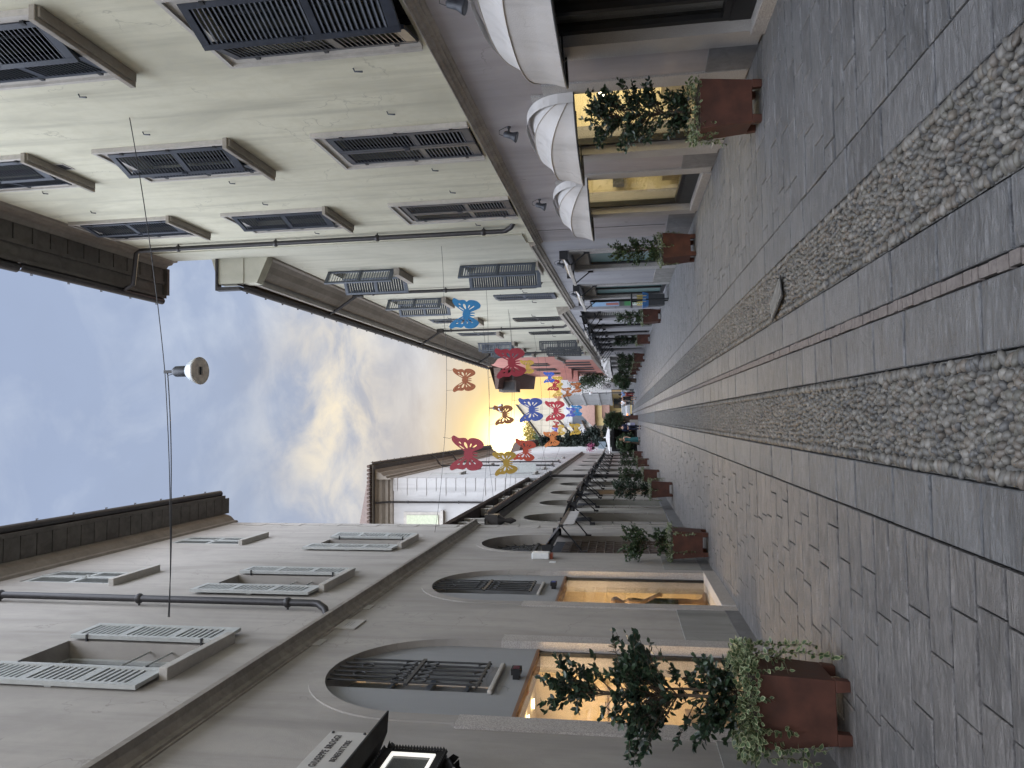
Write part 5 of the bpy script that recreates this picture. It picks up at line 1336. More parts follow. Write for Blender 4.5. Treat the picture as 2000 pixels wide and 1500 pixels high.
BF = [(2.63, 17.30, 5.31, .80, 'blue', 6, 'large blue butterfly cutout in front of the pale cream wall'), (.99, 17.30, 5.36, .61, 'orange brown', 0, 'orange brown butterfly cutout on the first wire, against clear sky'), (-.84, 17.30, 5.30, .88, 'crimson', 4, 'large crimson butterfly cutout overlapping the far left eaves'),
      (1.67, 20.8, 4.72, .93, 'crimson', -2, 'large crimson butterfly cutout overlapping the salmon pink house'), (-1.33, 21.6, 5.05, .76, 'yellow', -5, 'large yellow butterfly cutout in front of the tall pale building'), (.14, 21.3, 5.03, .62, 'brown', -4, 'brown butterfly cutout against the bright sunset beside the small lamp'),
      (1.93, 26.24, 4.95, .56, 'yellow', 0, 'pale yellow butterfly cutout partly behind the large crimson one'), (.36, 27.29, 4.95, .98, 'indigo', -3, 'indigo butterfly cutout right below the sunset glow'), (.37, 33.13, 4.55, .98, 'red', -2, 'deep red butterfly cutout before the pale panelled wall'), (-1.12, 25.34, 4.95, .80, 'orange red', 8, 'orange red butterfly cutout glowing beside the sunset at the left eaves'),
      (2.01, 34.5, 4.95, .56, 'bright blue', 0, 'bright blue butterfly cutout by the rounded pink balconies'), (1.74, 36.87, 4.95, .64, 'red', 6, 'small red butterfly cutout just below the bright blue one'), (2.05, 39.4, 4.95, .6, 'gold', -4, 'small gold butterfly cutout behind the bright blue and small red ones'), (1.5, 38.9, 4.95, .6, 'yellow', -4, 'small yellow butterfly cutout left of the small red one'),
      (1.70, 46.1, 4.95, .64, 'orange', -6, 'small orange butterfly cutout above the white louvred building, left of its pair'), (2.41, 56.0, 4.95, .86, 'orange', -5, 'small orange butterfly cutout by the hanging greenery, right of its pair'), (1.03, 39.2, 4.95, .46, 'salmon', 0, 'tiny salmon butterfly cutout tucked behind the deep red one'), (.43, 49.2, 4.95, .68, 'violet blue', 3, 'small violet blue butterfly cutout above the red roof'),
      (.61, 56.2, 4.95, .9, 'light blue', 0, 'light blue butterfly cutout above the yellow house'), (-.31, 37.7, 4.95, .36, 'red', 10, 'tiny red butterfly cutout before the grey house cluster'), (-.64, 39.8, 4.95, .66, 'yellow', -6, 'small yellow butterfly cutout against the dark conifers'), (-.80, 53.8, 4.95, .9, 'gold', -4, 'small gold butterfly cutout above the cafe parasol'),
      (-.99, 35.3, 4.95, .80, 'orange', -6, 'orange butterfly cutout against the conifers below the sunset'), (-.62, 37.0, 4.95, .34, 'violet blue', 0, 'tiny blue butterfly cutout half hidden behind a yellow one')]
for x, y_, z, sp, cn, ry, lb in BF:
    o = inst('butterfly', BM, None, (x, y_, z), (R(rnd.uniform(-6, 6)), R(ry), R(rnd.uniform(-14, 14)))); o.scale = (sp, sp, sp)
    o.material_slots[0].link = 'OBJECT'; o.material_slots[0].material = BMAT[cn]
    sd = o.modifiers.new('thickness', 'SOLIDIFY'); sd.thickness = .012; sd.offset = 0
    tag(o, lb, 'butterfly', 'butterfly cutouts hung over the street')
    inst('hanging_cord', ST, o)
wire('wire', [PL(17.4, -.0, 6.18), (-.84, 17.3, 5.92), (1.0, 17.3, 5.82), (2.63, 17.3, 5.88), PR(16.0, 0, 5.60)], 'wire across the street carrying the three nearest butterflies', .005)
wire('wire', [PL(22.6, .0, 5.62), (-1.33, 21.6, 5.58), (.14, 21.3, 5.5), (1.67, 20.8, 5.42), PR(20.9, 0, 5.48)], 'wire carrying the yellow, brown and second crimson butterflies', .005)
wire('wire', [PL(25.5, .0, 5.8), (-1.12, 25.3, 5.55), (1.93, 26.2, 5.5), PR(26.6, 0, 5.7)], 'wire carrying the orange red and pale yellow butterflies', .006)
wire('wire', [PL(27.5, .0, 5.9), (.36, 27.3, 5.62), PR(27.6, 0, 5.8)], 'wire carrying the indigo butterfly', .006)
wire('wire', [PL(35.3, .0, 5.2), (-.99, 35.3, 5.5), (.4, 34.2, 5.3), (2.01, 34.5, 5.4), PR(34.6, 0, 5.7)], 'distant wire carrying the orange and bright blue butterflies', .006)
wire('wire', [PL(38.3, .1, 6.0), (-.6, 39.5, 5.5), (1.5, 39, 5.4), PR(39.4, 0, 5.8)], 'distant wire carrying several small yellow and gold butterflies', .006)
wire('wire', [PL(52, .1, 6.4), (-.8, 53.8, 5.65), (.6, 56.2, 5.6), (2.4, 56.0, 5.6), (4.3, 56, 5.9)], 'most distant wire carrying the gold and light blue butterflies', .007)
# ================================================================== signs on the left wall
t = thing('marble_plaque', 'pale engraved marble plaque high on the grey wall above the ornate case', 'plaque', PL(5.44, 0, 3.86), TL)
m = MB(-1); m.box(-.49, .46, 0, .022, -.16, .18); m.build('slab', M_plaque, t, bevel=.004)
m = MB(-1); m.box(-.52, .50, 0, .03, -.185, -.162); m.build('ledge', S_cour, t)
m = MB(-1)
for x, z in ((-.46, .15), (.43, .15), (-.46, -.13), (.43, -.13)): m.lathe([(.014, 0), (.012, .012), (.001, .014)], 8, (0, 0, 0), True, Matrix.Translation((x, .022, z)) @ Matrix.Rotation(R(-90), 4, 'X'))
m.build('stud', M_iron, t)
def text(parent, body, x, z, size, d, mt, name='lettering', bold=0, spacing=1.0, sx_=1.0):
    cu = bpy.data.curves.new(name, 'FONT'); cu.body = body; cu.size = size; cu.align_x = 'CENTER'; cu.align_y = 'CENTER'; cu.extrude = .002; cu.offset = bold; cu.space_character = spacing
    cu.materials.append(mt); tmp = bpy.data.objects.new('tmp_text', cu); C.objects.link(tmp); bpy.context.view_layer.update()
    me = bpy.data.meshes.new_from_object(tmp.evaluated_get(bpy.context.evaluated_depsgraph_get())); bpy.data.objects.remove(tmp)
    o = inst(name, me, parent, (x, -d, z), (R(90), 0, 0)); o.scale = (sx_, 1, 1); return o
# local x runs along the wall, local -y faces the street
text(t, 'GIUSEPPE BROGGI', .105, .075, .084, .024, M_letter, bold=.0, spacing=1.18, sx_=.70)
text(t, 'BENEFATTORE', .11, -.05, .07, .024, M_letter, bold=.0, spacing=1.2, sx_=.70)
t = thing('wall_plate', 'small pale plate with faint writing under the string course', 'plate', PL(9.14, 0, 5.14), TL)
m = MB(-1); m.box(-.21, .21, 0, .018, -.14, .14); m.build('slab', M_plaque, t, bevel=.004)
M_faint = paint('faint engraved lines', (.30, .29, .27), .7)
m = MB(-1)
for k in range(3): m.box(-.10, .08, .0185, .0195, .03-.035*k, .042-.035*k)
m.build('engraving', M_faint, t)
m = MB(-1); m.box(-.12, .12, 0, .01, -.05, .05); tag(m.build('wall_plate', M_plaque, None, PL(8.35, 0, 5.22), (0, 0, TL)), 'tiny blank pale plate nearest the marble plaque end of the string course', 'plate')
m = MB(-1); m.box(-.12, .12, 0, .01, -.05, .05); tag(m.build('wall_plate', M_plaque, None, PL(10.05, 0, 5.22), (0, 0, TL)), 'tiny blank pale plate just past the written plate under the course', 'plate')
t = thing('alarm_box', 'white alarm box with red lower end on the grey wall beside the lattice gate', 'alarm', PL(14.15, 0, 3.12), TL)
m = MB(-1); m.box(-.13, .13, 0, .12, -.13, .22); m.build('casing', M_white, t, bevel=.02); m = MB(-1); m.box(-.09, .09, 0, .10, -.19, -.131); m.build('beacon', paint('red beacon', (.25, .06, .03), .3), t)
m = MB(-1); m.box(-.07, .07, 0, .008, -.06, .06); tag(m.build('wall_plate', M_white, None, PL(13.75, 0, 2.9), (0, 0, TL)), 'small white plate below the alarm box', 'plate')
# ornate black display case under a little canopy
t = thing('display_case', 'ornate black iron display case with a lit white border, at the lower left edge', 'sign', PL(4.64, 0, 3.06), TL); t.scale = (.9, 1, .62)
m = MB(-1)
for x0, x1, z0, z1 in ((-.50, .50, -.36, -.27), (-.50, .50, .25, .36), (-.50, -.42, -.27, .25), (.42, .50, -.27, .25)): m.box(x0, x1, .02, .28, z0, z1)
m.box(-.42, .42, .02, .25, -.27, .25); m.build('case', M_black, t, bevel=.012)
m = MB(-1)
for x, z0, z1 in ((-.51, -.33, .33), (.51, -.33, .33)):
    z = z0
    while z < z1: m.lathe([(.001, -.02), (.022, 0), (.001, .02)], 8, (x, .28, z)); z += .035
for z in (-.37, .37):
    x = -.5
    while x < .5: m.lathe([(.001, -.02), (.022, 0), (.001, .02)], 8, (x, .28, z)); x += .035
m.build('bead_moulding', M_iron, t)
m = MB(-1); m.box(-.42, .42, .262, .27, -.27, .25); m.build('panel', darkglass('dark display panel', (.035, .045, .05), .15), t)
m = MB(-1)
for x0, x1, z0, z1 in ((-.42, .42, -.27, -.235), (-.42, .42, .215, .25), (-.42, -.385, -.235, .215), (.385, .42, -.235, .215)): m.box(x0, x1, .2705, .285, z0, z1)
m.build('lit_border', emis('white light border', (1, .98, .92), .9), t)
m = MB(-1); m.add([(-.62, 0, .62), (.62, 0, .62), (.62, .34, .40), (-.62, .34, .40), (-.62, 0, .65), (.62, 0, .65), (.62, .34, .43), (-.62, .34, .43)], [(0, 1, 2, 3), (7, 6, 5, 4), (0, 3, 7, 4), (1, 5, 6, 2), (2, 6, 7, 3)])
m.add([(-.62, .34, .40), (.62, .34, .40), (.66, .48, .40), (-.66, .48, .40), (-.62, .34, .43), (.62, .34, .43), (.66, .48, .42), (-.66, .48, .42)], [(0, 1, 2, 3), (7, 6, 5, 4), (0, 3, 7, 4), (1, 5, 6, 2), (2, 6, 7, 3)])
m.box(-.5, .5, .01, .2, .361, .46); m.build('canopy', M_black, t)
r_ = np.random.RandomState(9); P = []; Dd = []
for k in range(90):
    e = r_.randint(4); x = r_.uniform(-.5, .5)
    if e < 3: P.append((x, -r_.uniform(.06, .24), -.38-r_.uniform(0, .14)*(1-abs(x)))); Dd.append((r_.normal()*.6, -.5, -1.0))
    else: P.append((r_.choice((-.52, .52))+r_.normal()*.03, -r_.uniform(.1, .22), r_.choice((.34, .30, -.3))+r_.normal()*.04)); Dd.append(r_.normal(size=3))
V, Fc, tn = leaf_arrays(np.array(P), np.array(Dd, float), .12, r_, .5, .7); me = leaf_mesh_np('acanthus', V, Fc, tn, [M_black]); inst('acanthus_ornament', me, t)

# ================================================================== more of the far end
LVS = 1
LV = thing('louvred_building', 'white building with vertical louvres facing the street end', 'building', (2.95, 84, 0), math.atan2(12, -1.15))
m = MB(1); m.box(0, 12, -7, 0, 2.6, 8.3); m.build('wall', P_white, LV); m = MB(1); m.box(0, 12, -7, -.3, 0, 2.6); m.build('shop_base', M_pane, LV)
m = MB(1)
for z in (2.6, 4.1, 6.0, 7.9): m.box(-.02, 12, 0, .16, z, z+.28)
m.build('floor_bands', P_white, LV)
m = MB(1)
for k in range(13): m.box(.5+k*.9, .78+k*.9, .0, .12, 2.88, 7.9)
m.build('louvres', P_white, LV)
m = MB(1)
for k in range(13):
    for z in (2.95, 4.5, 6.4): m.box(.80+k*.9, 1.30+k*.9, .0, .02, z, z+1.05)
m.build('louvre_gaps', M_slate, LV)
m = MB(1); m.box(0, 12, -7, .3, 8.3, 8.5); m.build('roof', S_trim_l, LV)
YH = thing('yellow_house', 'low yellow house with red tiled roofs closing the view', 'house', (0, 105, 0))
m = MB(); m.box(-1.1, 3.4, 0, 5, 0, 5.3); m.build('wall', P_yell, YH)
m = MB(); m.add([(-1.5, -.6, 5.25), (3.9, -.6, 5.25), (3.9, 4, 7.9), (1.0, 4, 7.9), (-1.5, -.6, 5.35), (3.9, -.6, 5.35), (3.9, 4, 8.0), (1.0, 4, 8.0)], [(0, 1, 2, 3), (7, 6, 5, 4), (0, 4, 5, 1), (0, 3, 7, 4)]); m.add([(-.9, -1.6, 3.2), (3.4, -1.6, 3.2), (3.4, 0, 4.3), (.1, 0, 4.3), (-.9, -1.6, 3.1), (3.4, -1.6, 3.1), (3.4, 0, 4.2), (.1, 0, 4.2)], [(0, 1, 2, 3), (7, 6, 5, 4), (0, 1, 5, 4), (0, 3, 7, 4)]); m.build('roof', M_tile, YH)
m = MB(); m.box(-.4, .8, -.02, 0, .2, 2.6); m.box(1.4, 2.6, -.02, 0, .2, 2.6); m.build('shop_door', M_pane, YH)
PB = thing('panelled_building', 'large pale blank building side with faint panel joints under the sunset', 'building', (0, 124, 0))
m = MB(); m.add([(3.6, 0, 0), (-3.2, 0, 0), (-3.2, 0, 15.2), (2.5, 0, 19.4), (3.6, 0, 17.6), (3.6, 14, 0), (-3.2, 14, 0), (-3.2, 14, 15.2), (2.5, 14, 19.4), (3.6, 14, 17.6)], [(0, 1, 2, 3, 4), (9, 8, 7, 6, 5), (1, 6, 7, 2), (2, 7, 8, 3), (3, 8, 9, 4), (4, 9, 5, 0)]); m.build('wall', P_panel, PB)
m = MB()
for k in range(7): m.box(-3.1+k*.95, -3.07+k*.95, -.02, -.002, 0, 14.8+max(0, k)*.6)
for z in (9, 11.2, 13.4, 15.4): m.box(-3.15, 3.5 if z < 15.3 else 2.2, -.02, -.002, z, z+.03)
m.build('panel_joints', S_trim, PB)
m = MB(); m.add([(-3.7, -.3, 15.1), (2.6, -.3, 19.6), (2.6, 14.3, 19.6), (-3.7, 14.3, 15.1), (-3.7, -.3, 15.3), (2.6, -.3, 19.85), (2.6, 14.3, 19.85), (-3.7, 14.3, 15.3)], [(0, 1, 2, 3), (7, 6, 5, 4), (0, 4, 5, 1), (0, 3, 7, 4)]); m.build('roof', S_eave, PB)
HC = thing('stepped_houses', 'pale houses with brown pitched roofs stepping down beside the conifers', 'house', (0, 114, 0))
m = MB(); m.box(-1.4, 2.6, 0, 4, 0, 10.6); m.box(-3.2, -1.4, -.5, 4, 0, 8.2); m.box(-3.0, -.8, -2, -.5, 0, 6.6); m.build('wall', P_white, HC)
m = MB()
for x0, x1, y0, za, zb in ((-4.2, -.6, -1, 7.6, 9.6), (-4.3, -.3, -2.6, 5.7, 7.6), (-1.9, 1.0, -.4, 10.0, 12.4), (-3.6, 0, -3.2, 4.4, 5.6)):
    m.add([(x0, y0, za), (x1, y0, zb), (x1, y0+3, zb), (x0, y0+3, za), (x0, y0, za+.16), (x1, y0, zb+.16), (x1, y0+3, zb+.16), (x0, y0+3, za+.16)], [(0, 1, 2, 3), (7, 6, 5, 4), (0, 4, 5, 1), (0, 3, 7, 4)])
m.build('roof', M_tiled, HC)
m = MB(); m.box(-.9, 1.6, -.06, 0, 7.0, 9.2); m.box(-2.6, -2.0, -2.06, -2, 4.9, 5.7); m.box(-2.7, -1.7, -.56, -.5, 6.7, 7.4); m.build('window', M_slate, HC)
FL = thing('eaved_house', 'far left house end with brown eaves just under the sunset', 'house', (-3.5, 72, 0), R(.66))
m = MB(); m.box(-6, 0, 0, 30, 0, 13.2); m.build('wall', P_white, FL); m = MB(); m.add([(-6, -.5, 13.2), (.9, 12, 13.3), (.9, 30, 13.3), (-6, 30, 13.2), (-6, -.5, 15.5), (.9, 12, 14.1), (.9, 30, 14.1), (-6, 30, 15.5)], [(0, 1, 2, 3), (7, 6, 5, 4), (0, 4, 5, 1), (1, 5, 6, 2)]); m.build('roof', M_tiled, FL)
# trees
def tree(name, loc, h, rad, label, lm, n, size, cone=False, seed=1):
    t = thing(name, label, 'tree', loc); r = np.random.RandomState(seed); m = MB()
    m.tube([(0, 0, 0), (.1, 0, h*.4), (0, 0, h*.9)], [.22, .16, .04], 8); P = []; Dd = []
    k = 0
    for c_ in range(n//60):
        f = r.uniform(.08, 1.0) if cone else r.uniform(.3, 1.0)
        q = rad*min(1, 1.25*(1.12-f))*r.uniform(.3, 1) if cone else rad*math.sqrt(max(.02, 1-((f-.62)/.42)**2))*r.uniform(.3, 1)
        a = r.uniform(0, 6.283); ctr = np.array([q*math.cos(a), q*math.sin(a), f*h - (q*.35 if cone else 0)])
        m.tube([(0, 0, max(.5, f*h-.25*q)), tuple(ctr)], [.04, .012], 4, False)
        pp = ctr + r.normal(size=(60, 3))*np.array([.45, .45, .28])*rad*.32
        dd = pp-ctr + r.normal(size=(60, 3))*.3 + np.array([math.cos(a), math.sin(a), -.25 if cone else .1])*.3
        P.append(pp); Dd.append(dd)
    P = np.concatenate(P); Dd = np.concatenate(Dd)
    V, Fc, tn = leaf_arrays(P, Dd, size, r); tn = np.clip(tn*.6 + .4*r.rand(len(P)//60).repeat(120)[:len(tn)], 0, 1)
    m.build('trunk', M_bark, t); inst('crown', leaf_mesh_np('crown', V, Fc, tn, [lm]), t); return t
for k, (x, y_, h, rd, sd, wh) in enumerate([(-3.0, 100, 12.8, 1.7, 1, 'dark conifer nearest the stepped houses'), (-4.4, 96, 11.4, 1.9, 2, 'dark conifer in the middle of the dark clump behind the parasol'), (-5.2, 104, 14.2, 2.2, 3, 'dark conifer half hidden by the far left house')]):
    tree('conifer_tree', (x, y_, 0), h, rd, wh, L_con, 7800, .36, True, sd)
tree('leafy_tree', (-4.1, 132, 0), 17.2, 3.0, 'dull green tree between the golden crown and the conifers', L_mid, 6000, .36, False, 9)
tree('leafy_tree', (-2.9, 150, 0), 21.2, 5.2, 'golden backlit tree crown just below the sunset', L_gold, 12000, .42, False, 7)
tree('leafy_tree', (-.2, 67.6, .75), 2.3, .75, 'bushy green tree in a box in the middle of the street end', L_mid, 4800, .12, False, 8)
t = thing('tree_box', 'square red and grey box holding the bushy tree at the street end', 'planter', (-.2, 67.6, 0)); m = MB(); m.box(-.45, .0, -.35, .35, 0, .75); m.build('near_box', P_low, t); m = MB(); m.box(.01, .42, -.35, .35, 0, .75); m.build('red_box', M_planter, t)
t = thing('hanging_greenery', 'mass of trailing greenery hanging over the end of the pink house', 'plant', (4.15, 75, 2.9))
r_ = np.random.RandomState(4); n = 2600; P = r_.normal(size=(n, 3))*np.array([.42, .8, .9]) + np.array([0, 0, 1.7]); P[:, 0] -= .25*np.clip(P[:, 2]-1.2, 0, 2)
V, Fc, tn = leaf_arrays(P, r_.normal(size=(n, 3))+np.array([0, 0, -.5]), .17, r_); inst('foliage', leaf_mesh_np('greenery', V, Fc, tn, [L_mid]), t)
m = MB(); m.tube([(.1, 0, -2.9), (.1, 0, 2.4)], .04, 6); m.build('stem', M_bark, t)
t = thing('flower_basket', 'small hanging mass of pink flowers on the far left wall', 'flowers', (-2.85, 70, 4.5))
n = 260; P = r_.normal(size=(n, 3))*np.array([.22, .3, .2]); V, Fc, tn = leaf_arrays(P, r_.normal(size=(n, 3)), .12, r_); inst('blossom', leaf_mesh_np('blossom', V, Fc, tn, [leafmat('pink petals', (.42, .05, .18), (.60, .16, .32))]), t)
m = MB(); m.lathe([(.05, -.35), (.2, -.3), (.24, -.1)], 10); m.build('pot', M_char, t)
for k, (x, y_, h) in enumerate(((-2.2, 63.5, 1.9), (-3.0, 78, 2.4), (3.6, 70.5, 2.2))):
    tree('leafy_tree', (x, y_, .0), h, .8, ['low leafy bush beside the woman in teal', 'dark bush under the cafe parasol', 'leafy bush at the foot of the hanging greenery'][k], L_mid, 3000, .13, False, 20+k)
# cafe parasol, banner, info totem, lamp post
t = thing('cafe_parasol', 'wide off white cafe parasol at the far left end of the street', 'parasol', (-1.95, 72, 0))
m = MB(); m.add([(-1.75, -1.4, 2.68), (1.75, -1.4, 2.68), (1.75, 1.4, 2.68), (-1.75, 1.4, 2.68), (0, 0, 3.12)], [(0, 1, 4), (1, 2, 4), (2, 3, 4), (3, 0, 4)]); m.build('canopy', M_canvas, t)
m = MB(); m.tube([(0, 0, 0), (0, 0, 3.1)], .035, 8); m.build('pole', M_frame, t)
m = MB(); m.lathe([(.02, 3.1), (.06, 3.16), (.03, 3.28), (.001, 3.3)], 8); m.build('finial', M_white, t)
m = MB(); m.box(-3.6, .9, 0, 3.6, 0, .12); m.box(-3.6, .9, 3.4, 3.6, .12, 2.6); m.box(-1.9, 1.0, .2, 3.5, 2.28, 2.55)
tag(m.build('cafe_pavilion', M_black, None, (-1.3, 73.5, 0)), 'dark cafe pavilion behind the off white parasol', 'pavilion')
t = thing('wall_banner', 'pale blue wavy banner sign hung from the far left wall', 'banner', (-2.85, 66, 3.3))
m = MB(); n = 8
for k in range(n):
    a, b = k/n, (k+1)/n; w1, w2 = .06*math.sin(a*7), .06*math.sin(b*7)
    m.quad((.05+.65*a, 0, -.32+w1), (.05+.65*b, 0, -.32+w2), (.05+.65*b, 0, .32+w2*1.5), (.05+.65*a, 0, .32+w1*1.5))
m.build('cloth', paint('pale blue cloth', (.36, .46, .54), .7), t); m = MB(); m.tube([(-.2, 0, -.4), (.75, 0, .3)], .02, 6); m.build('rod', M_iron, t)
t = thing('info_totem', 'tall grey information totem with no entry symbol on the right at the street end', 'sign', (3.55, 80, 0))
m = MB(); m.box(-.38, .38, -.15, .15, 0, 3.5); m.build('body', paint('grey totem', (.36, .37, .38), .5), t, bevel=.02)
m = MB(); m.box(-.3, .3, -.16, -.151, .6, 1.7); m.build('dark_screen', M_pane, t)
m = MB(); m.box(-.33, .33, -.158, -.151, 2.35, 3.35); m.build('panel', paint('pale totem panel', (.48, .49, .50), .5), t)
m = MB(); m.tube([(.22*math.cos(k*math.pi/8), -.165, 2.85+.22*math.sin(k*math.pi/8)) for k in range(17)], .025, 5, False); m.tube([(-.15, -.165, 2.7), (.15, -.165, 3.0)], .025, 5); m.build('symbol', M_black, t)
t = thing('lamp_post', 'slim grey lamp post in front of the louvred building', 'street lamp', (2.78, 80, 0))
m = MB(); m.tube([(0, 0, 0), (0, 0, 4.6)], [.06, .045], 8); m.lathe([(.09, 0), (.09, .5), (.06, .6)], 10); m.build('post', M_lampgrey, t)
m = MB(); m.lathe([(.05, 4.6), (.14, 4.7), (.16, 4.95), (.06, 5.0)], 12); m.build('lantern', M_white, t); m = MB(); m.tube([(0, 0, 5.0), (0, 0, 5.45)], .02, 6); m.box(-.22, .22, -.02, .02, 3.1, 3.14); m.build('arm', M_lampgrey, t)
t = thing('end_building', 'low beige building with dark doors closing the street end', 'building', (1.9, 110, 0))
m = MB(); m.box(-6, 8, 6, 12, 0, 4.2); m.build('wall', P_low, t); m = MB(); m.box(-6.3, 8.3, 5.6, 12, 4.2, 4.5); m.build('roof', M_tiled, t)
# white car
t = thing('parked_car', 'small white car with glowing tail lights at the far end of the street', 'car', (1.1, 95, 0))
m = MB(); m.extr([(-1.95, .35), (-1.98, .85), (-1.2, .98), (-.7, 1.45), (.9, 1.47), (1.75, .95), (1.95, .85), (1.95, .35)], -.8, .8); m.build('body', paint('white car paint', (.72, .73, .75), .25), t, bevel=.06)
m = MB(); m.extr([(-1.19, 1.0), (-.72, 1.40), (.86, 1.42), (1.6, 1.0)], -.81, .81); m.add([(-.68, -1.22, 1.0), (.68, -1.22, 1.0), (.6, -.76, 1.42), (-.6, -.76, 1.42)], [(0, 1, 2, 3)]); m.build('glazing', M_pane, t)
for x in (-.7, .7):
    for y_ in (-1.2, 1.2):
        m = MB(); m.lathe([(.1, -.09), (.31, -.09), (.31, .09), (.1, .09)], 16, (0, 0, 0), False, Matrix.Translation((x, y_, .31)) @ Matrix.Rotation(R(90), 4, 'Y')); wh_ = m.build('wheel', M_black, t)
    m = MB(); m.box(x-.1, x+.1, -2.0, -1.96, .66, .84); m.build('tail_light', emis('tail light', (1, .25, .08), 3.0), t)
m = MB(); m.box(-.25, .25, -2.0, -1.985, .5, .62); m.build('number_plate', M_white, t)
# ================================================================== people and the shop mannequin
def skin_obj(name, verts, edges, radii, mt, parent, root=0, sub=1):
    me = bpy.data.meshes.new(name); me.from_pydata(verts, edges, []); me.materials.append(mt)
    o = inst(name, me, parent)
    sk = o.modifiers.new('skin', 'SKIN'); sk.use_smooth_shade = True
    lay = me.skin_vertices[0] if len(me.skin_vertices) else None
    if lay is not None:
        for i, r in enumerate(radii):
            lay.data[i].radius = (r, r) if not isinstance(r, tuple) else r; lay.data[i].use_root = (i == root)
    s = o.modifiers.new('sub', 'SUBSURF'); s.levels = sub; s.render_levels = sub
    return o
def person(label, loc, rz, h, top, bottom, hair, skirt=None, stride=.18, arms=(.0, .0), bag=None, group=None, skin=M_skin, name='person', cat='person', longhair=False, sleeves=True, lean=0.0, bend=(0, 0), top_to=.98):
    t = thing(name, label, cat, loc, rz, group); t.scale = (h/1.75,)*3
    V = []; E = []; Rr = []
    def add(p, r, par=None):
        V.append((p[0], p[1] + lean*(p[2]-.9), p[2])); Rr.append(r)
        if par is not None: E.append((par, len(V)-1))
        return len(V)-1
    pel = add((0, 0, .96), (.15, .11)); sp = add((0, .0, 1.14), (.125, .095), pel); ch = add((0, .01, 1.34), (.155, .11), sp); nk = add((0, .0, 1.49), .055, ch); hb = add((0, .025, 1.57), (.066, .075), nk); hd = add((0, .03, 1.66), (.078, .09), hb); ht = add((0, .02, 1.735), (.055, .065), hd)
    add((0, .125, 1.635), .014, hd)                                    # nose
    for s_ in (-1, 1): add((s_*.085, .02, 1.64), .018, hd)             # ears
    J = {}
    for s_, k in ((-1, 0), (1, 1)):
        sh = add((s_*.185, 0, 1.415), .062, ch); sw = arms[k]
        el = add((s_*.235, -.03+sw*.3, 1.15+abs(sw)*.05), .044, sh); wr = add((s_*.235, .05+sw, .92+abs(sw)*.30), .031, el); pm = add((s_*.232, .075+sw*1.12, .855+abs(sw)*.34), (.030, .040), wr)
        for q in range(4):
            f1 = add((s_*.235, .050+.018*q+sw*1.2, .805+abs(sw)*.36), .0095, pm); add((s_*.222, .052+.019*q+sw*1.24, .765+.008*(q == 0)+abs(sw)*.38), .0085, f1)
        t1 = add((s_*.215, .115+sw*1.1, .845+abs(sw)*.35), .011, pm); add((s_*.205, .13+sw*1.15, .81+abs(sw)*.36), .0095, t1)
        hp = add((s_*.095, 0, .90), .098, pel); st = stride*s_; b_ = bend[k]
        kn = add((s_*.10, .03+st*.55, .50), .060, hp); an = add((s_*.10, -.02+st-b_, .10+max(0, -st)*.25+b_*.8), .040, kn); add((s_*.105, -.06+st-b_, .05+max(0, -st)*.2+b_), .036, an); add((s_*.11, .13+st-b_, .035+b_*.5), .034, an)
        J[k] = (sh, el, wr, hp, kn, an)
    skin_obj('body', V, E, Rr, skin, t)
    def sub_(name, idx, ed, rad, mt):
        mp = {j: i for i, j in enumerate(idx)}
        skin_obj(name, [V[j] for j in idx], [(mp[a], mp[b]) for a, b in ed], [rad[j] for j in idx], mt, t)
    up = lambda r, f, e=.012: tuple(x*f+e for x in r) if isinstance(r, tuple) else r*f+e
    sh0, el0, wr0, hp0, kn0, an0 = J[0]; sh1, el1, wr1, hp1, kn1, an1 = J[1]
    rad = {i: up(r, 1.06, .014) for i, r in enumerate(Rr)}
    idx = [pel, sp, ch, sh0, sh1, el0, el1]; ed = [(pel, sp), (sp, ch), (ch, sh0), (ch, sh1), (sh0, el0), (sh1, el1)]
    if sleeves == 'long': idx += [wr0, wr1]; ed += [(el0, wr0), (el1, wr1)]
    if sleeves is False: idx = idx[:5]; ed = ed[:4]
    sub_('top', idx, ed, rad, top)
    if skirt:
        m = MB(); n = 18; pr = [(.155, 1.06), (.185, .92), (.20, .75), (.22, skirt)]
        for (r1, z1), (r2, z2) in zip(pr[:-1], pr[1:]):
            ring = lambda r, z: [(r*(1+.05*math.sin(5*a))*math.cos(a), r*.78*(1+.05*math.sin(5*a))*math.sin(a)+lean*(z-.9), z) for a in [2*math.pi*k/n for k in range(n)]]
            a, b = ring(r1, z1), ring(r2, z2); m.add(a+b, [(k, (k+1) % n, n+(k+1) % n, n+k) for k in range(n)], True)
        m.build('skirt', bottom, t)
    else:
        sub_('trousers', [pel, hp0, hp1, kn0, kn1, an0, an1], [(pel, hp0), (pel, hp1), (hp0, kn0), (hp1, kn1), (kn0, an0), (kn1, an1)], rad, bottom)
    for k in (0, 1):
        a = V[J[k][5]]; m = MB(); m.add([], [])
        M_s = Matrix.Translation((a[0], a[1]+.055, max(.042, a[2]-.055)))
        m.lathe([(.001, -.042), (.045, -.04), (.05, 0), (.035, .04), (.001, .045)], 12, (0, 0, 0), True, M_s @ Matrix.Diagonal((1, 2.6, 1, 1))); m.build('shoe', M_black if hair is not None else skin, t)
    if hair is not None:
        m = MB(); c = V[hd]; m.lathe([(.001, .118), (.06, .105), (.092, .06), (.10, .0), (.094, -.05), (.075, -.08)] if not longhair else [(.001, .118), (.06, .105), (.094, .06), (.105, 0), (.11, -.10), (.10, -.22), (.05, -.26)], 16, (c[0], c[1]-.022, c[2]+.012)); m.build('hair', hair, t)
    return t
cl = lambda n_, c_: paint(n_, c_, .85, 0, .15, .1, 20)
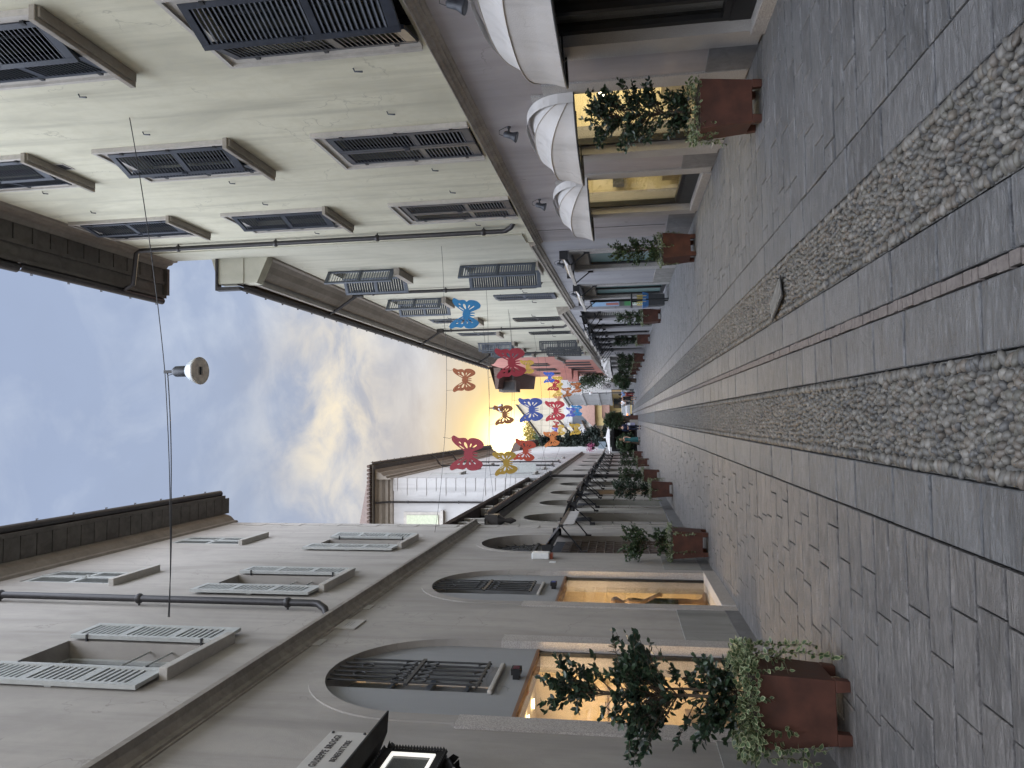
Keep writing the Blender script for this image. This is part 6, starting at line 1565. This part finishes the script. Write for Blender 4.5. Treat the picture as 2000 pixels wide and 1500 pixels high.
HB = cl('dark brown hair', (.03, .02, .014)); HG = cl('fair hair', (.25, .17, .09))
person('person in a dark navy suit walking away with paper carrier bags', (-.79, 57.7, 0), 0.05, 1.78, cl('navy jacket', (.012, .018, .05)), cl('navy trousers', (.012, .016, .04)), HB, sleeves='long', stride=.12)
t = thing('carrier_bag', 'white and blue paper carrier bag held by the person in navy', 'bag', (-.50, 57.65, .48))
m = MB(); m.box(-.10, .10, -.05, .05, 0, .62); m.build('paper_body', paint('printed paper', (.30, .30, .45), .6, 0, .4, .05, 4), t); m = MB(); m.box(-.105, .105, -.055, .055, .35, .55); m.build('white_band', M_white, t)
m = MB(); m.tube([(-.06, 0, .62), (-.04, 0, .74), (.04, 0, .74), (.06, 0, .62)], .006, 5); m.build('handle', M_white, t)
person('person with fair hair in a long teal dress on the left at the street end', (-1.82, 60.8, 0), 2.9, 1.70, cl('teal top', (.03, .12, .125)), cl('teal skirt', (.03, .12, .125)), HG, skirt=.16, sleeves=False, stride=.08, longhair=True, arms=(.12, -.1))
person('person in a white shirt and dark shorts seen from behind', (1.69, 83.4, 0), .1, 1.78, cl('white shirt', (.70, .70, .74)), cl('dark shorts', (.03, .03, .035)), HB, stride=.12)
person('person with long dark hair in a black dress walking away', (1.91, 72.1, 0), 0, 1.72, cl('black top', (.012, .012, .014)), cl('black skirt', (.012, .012, .014)), HB, skirt=.55, sleeves=False, longhair=True, stride=.15)
person('person in a light blue shirt and dark red trousers', (2.55, 79.3, 0), -.1, 1.75, cl('light blue shirt', (.22, .36, .66)), cl('dark red trousers', (.20, .02, .025)), HB, stride=.14, longhair=True)
MQ = paint('tan mannequin', (.33, .215, .125), .4, 0, .05)
mq = person('tan shop mannequin in a dark olive dress leaning inside the second lit window', tuple(PL(12.25, -.42, .21)), TL-R(150), 1.60, cl('olive bodice', (.035, .040, .022)), cl('olive skirt', (.035, .040, .022)), None, skirt=.52, sleeves=False, stride=.14, arms=(.0, .06), skin=MQ, name='mannequin', cat='mannequin', bend=(.22, 0), lean=.06)
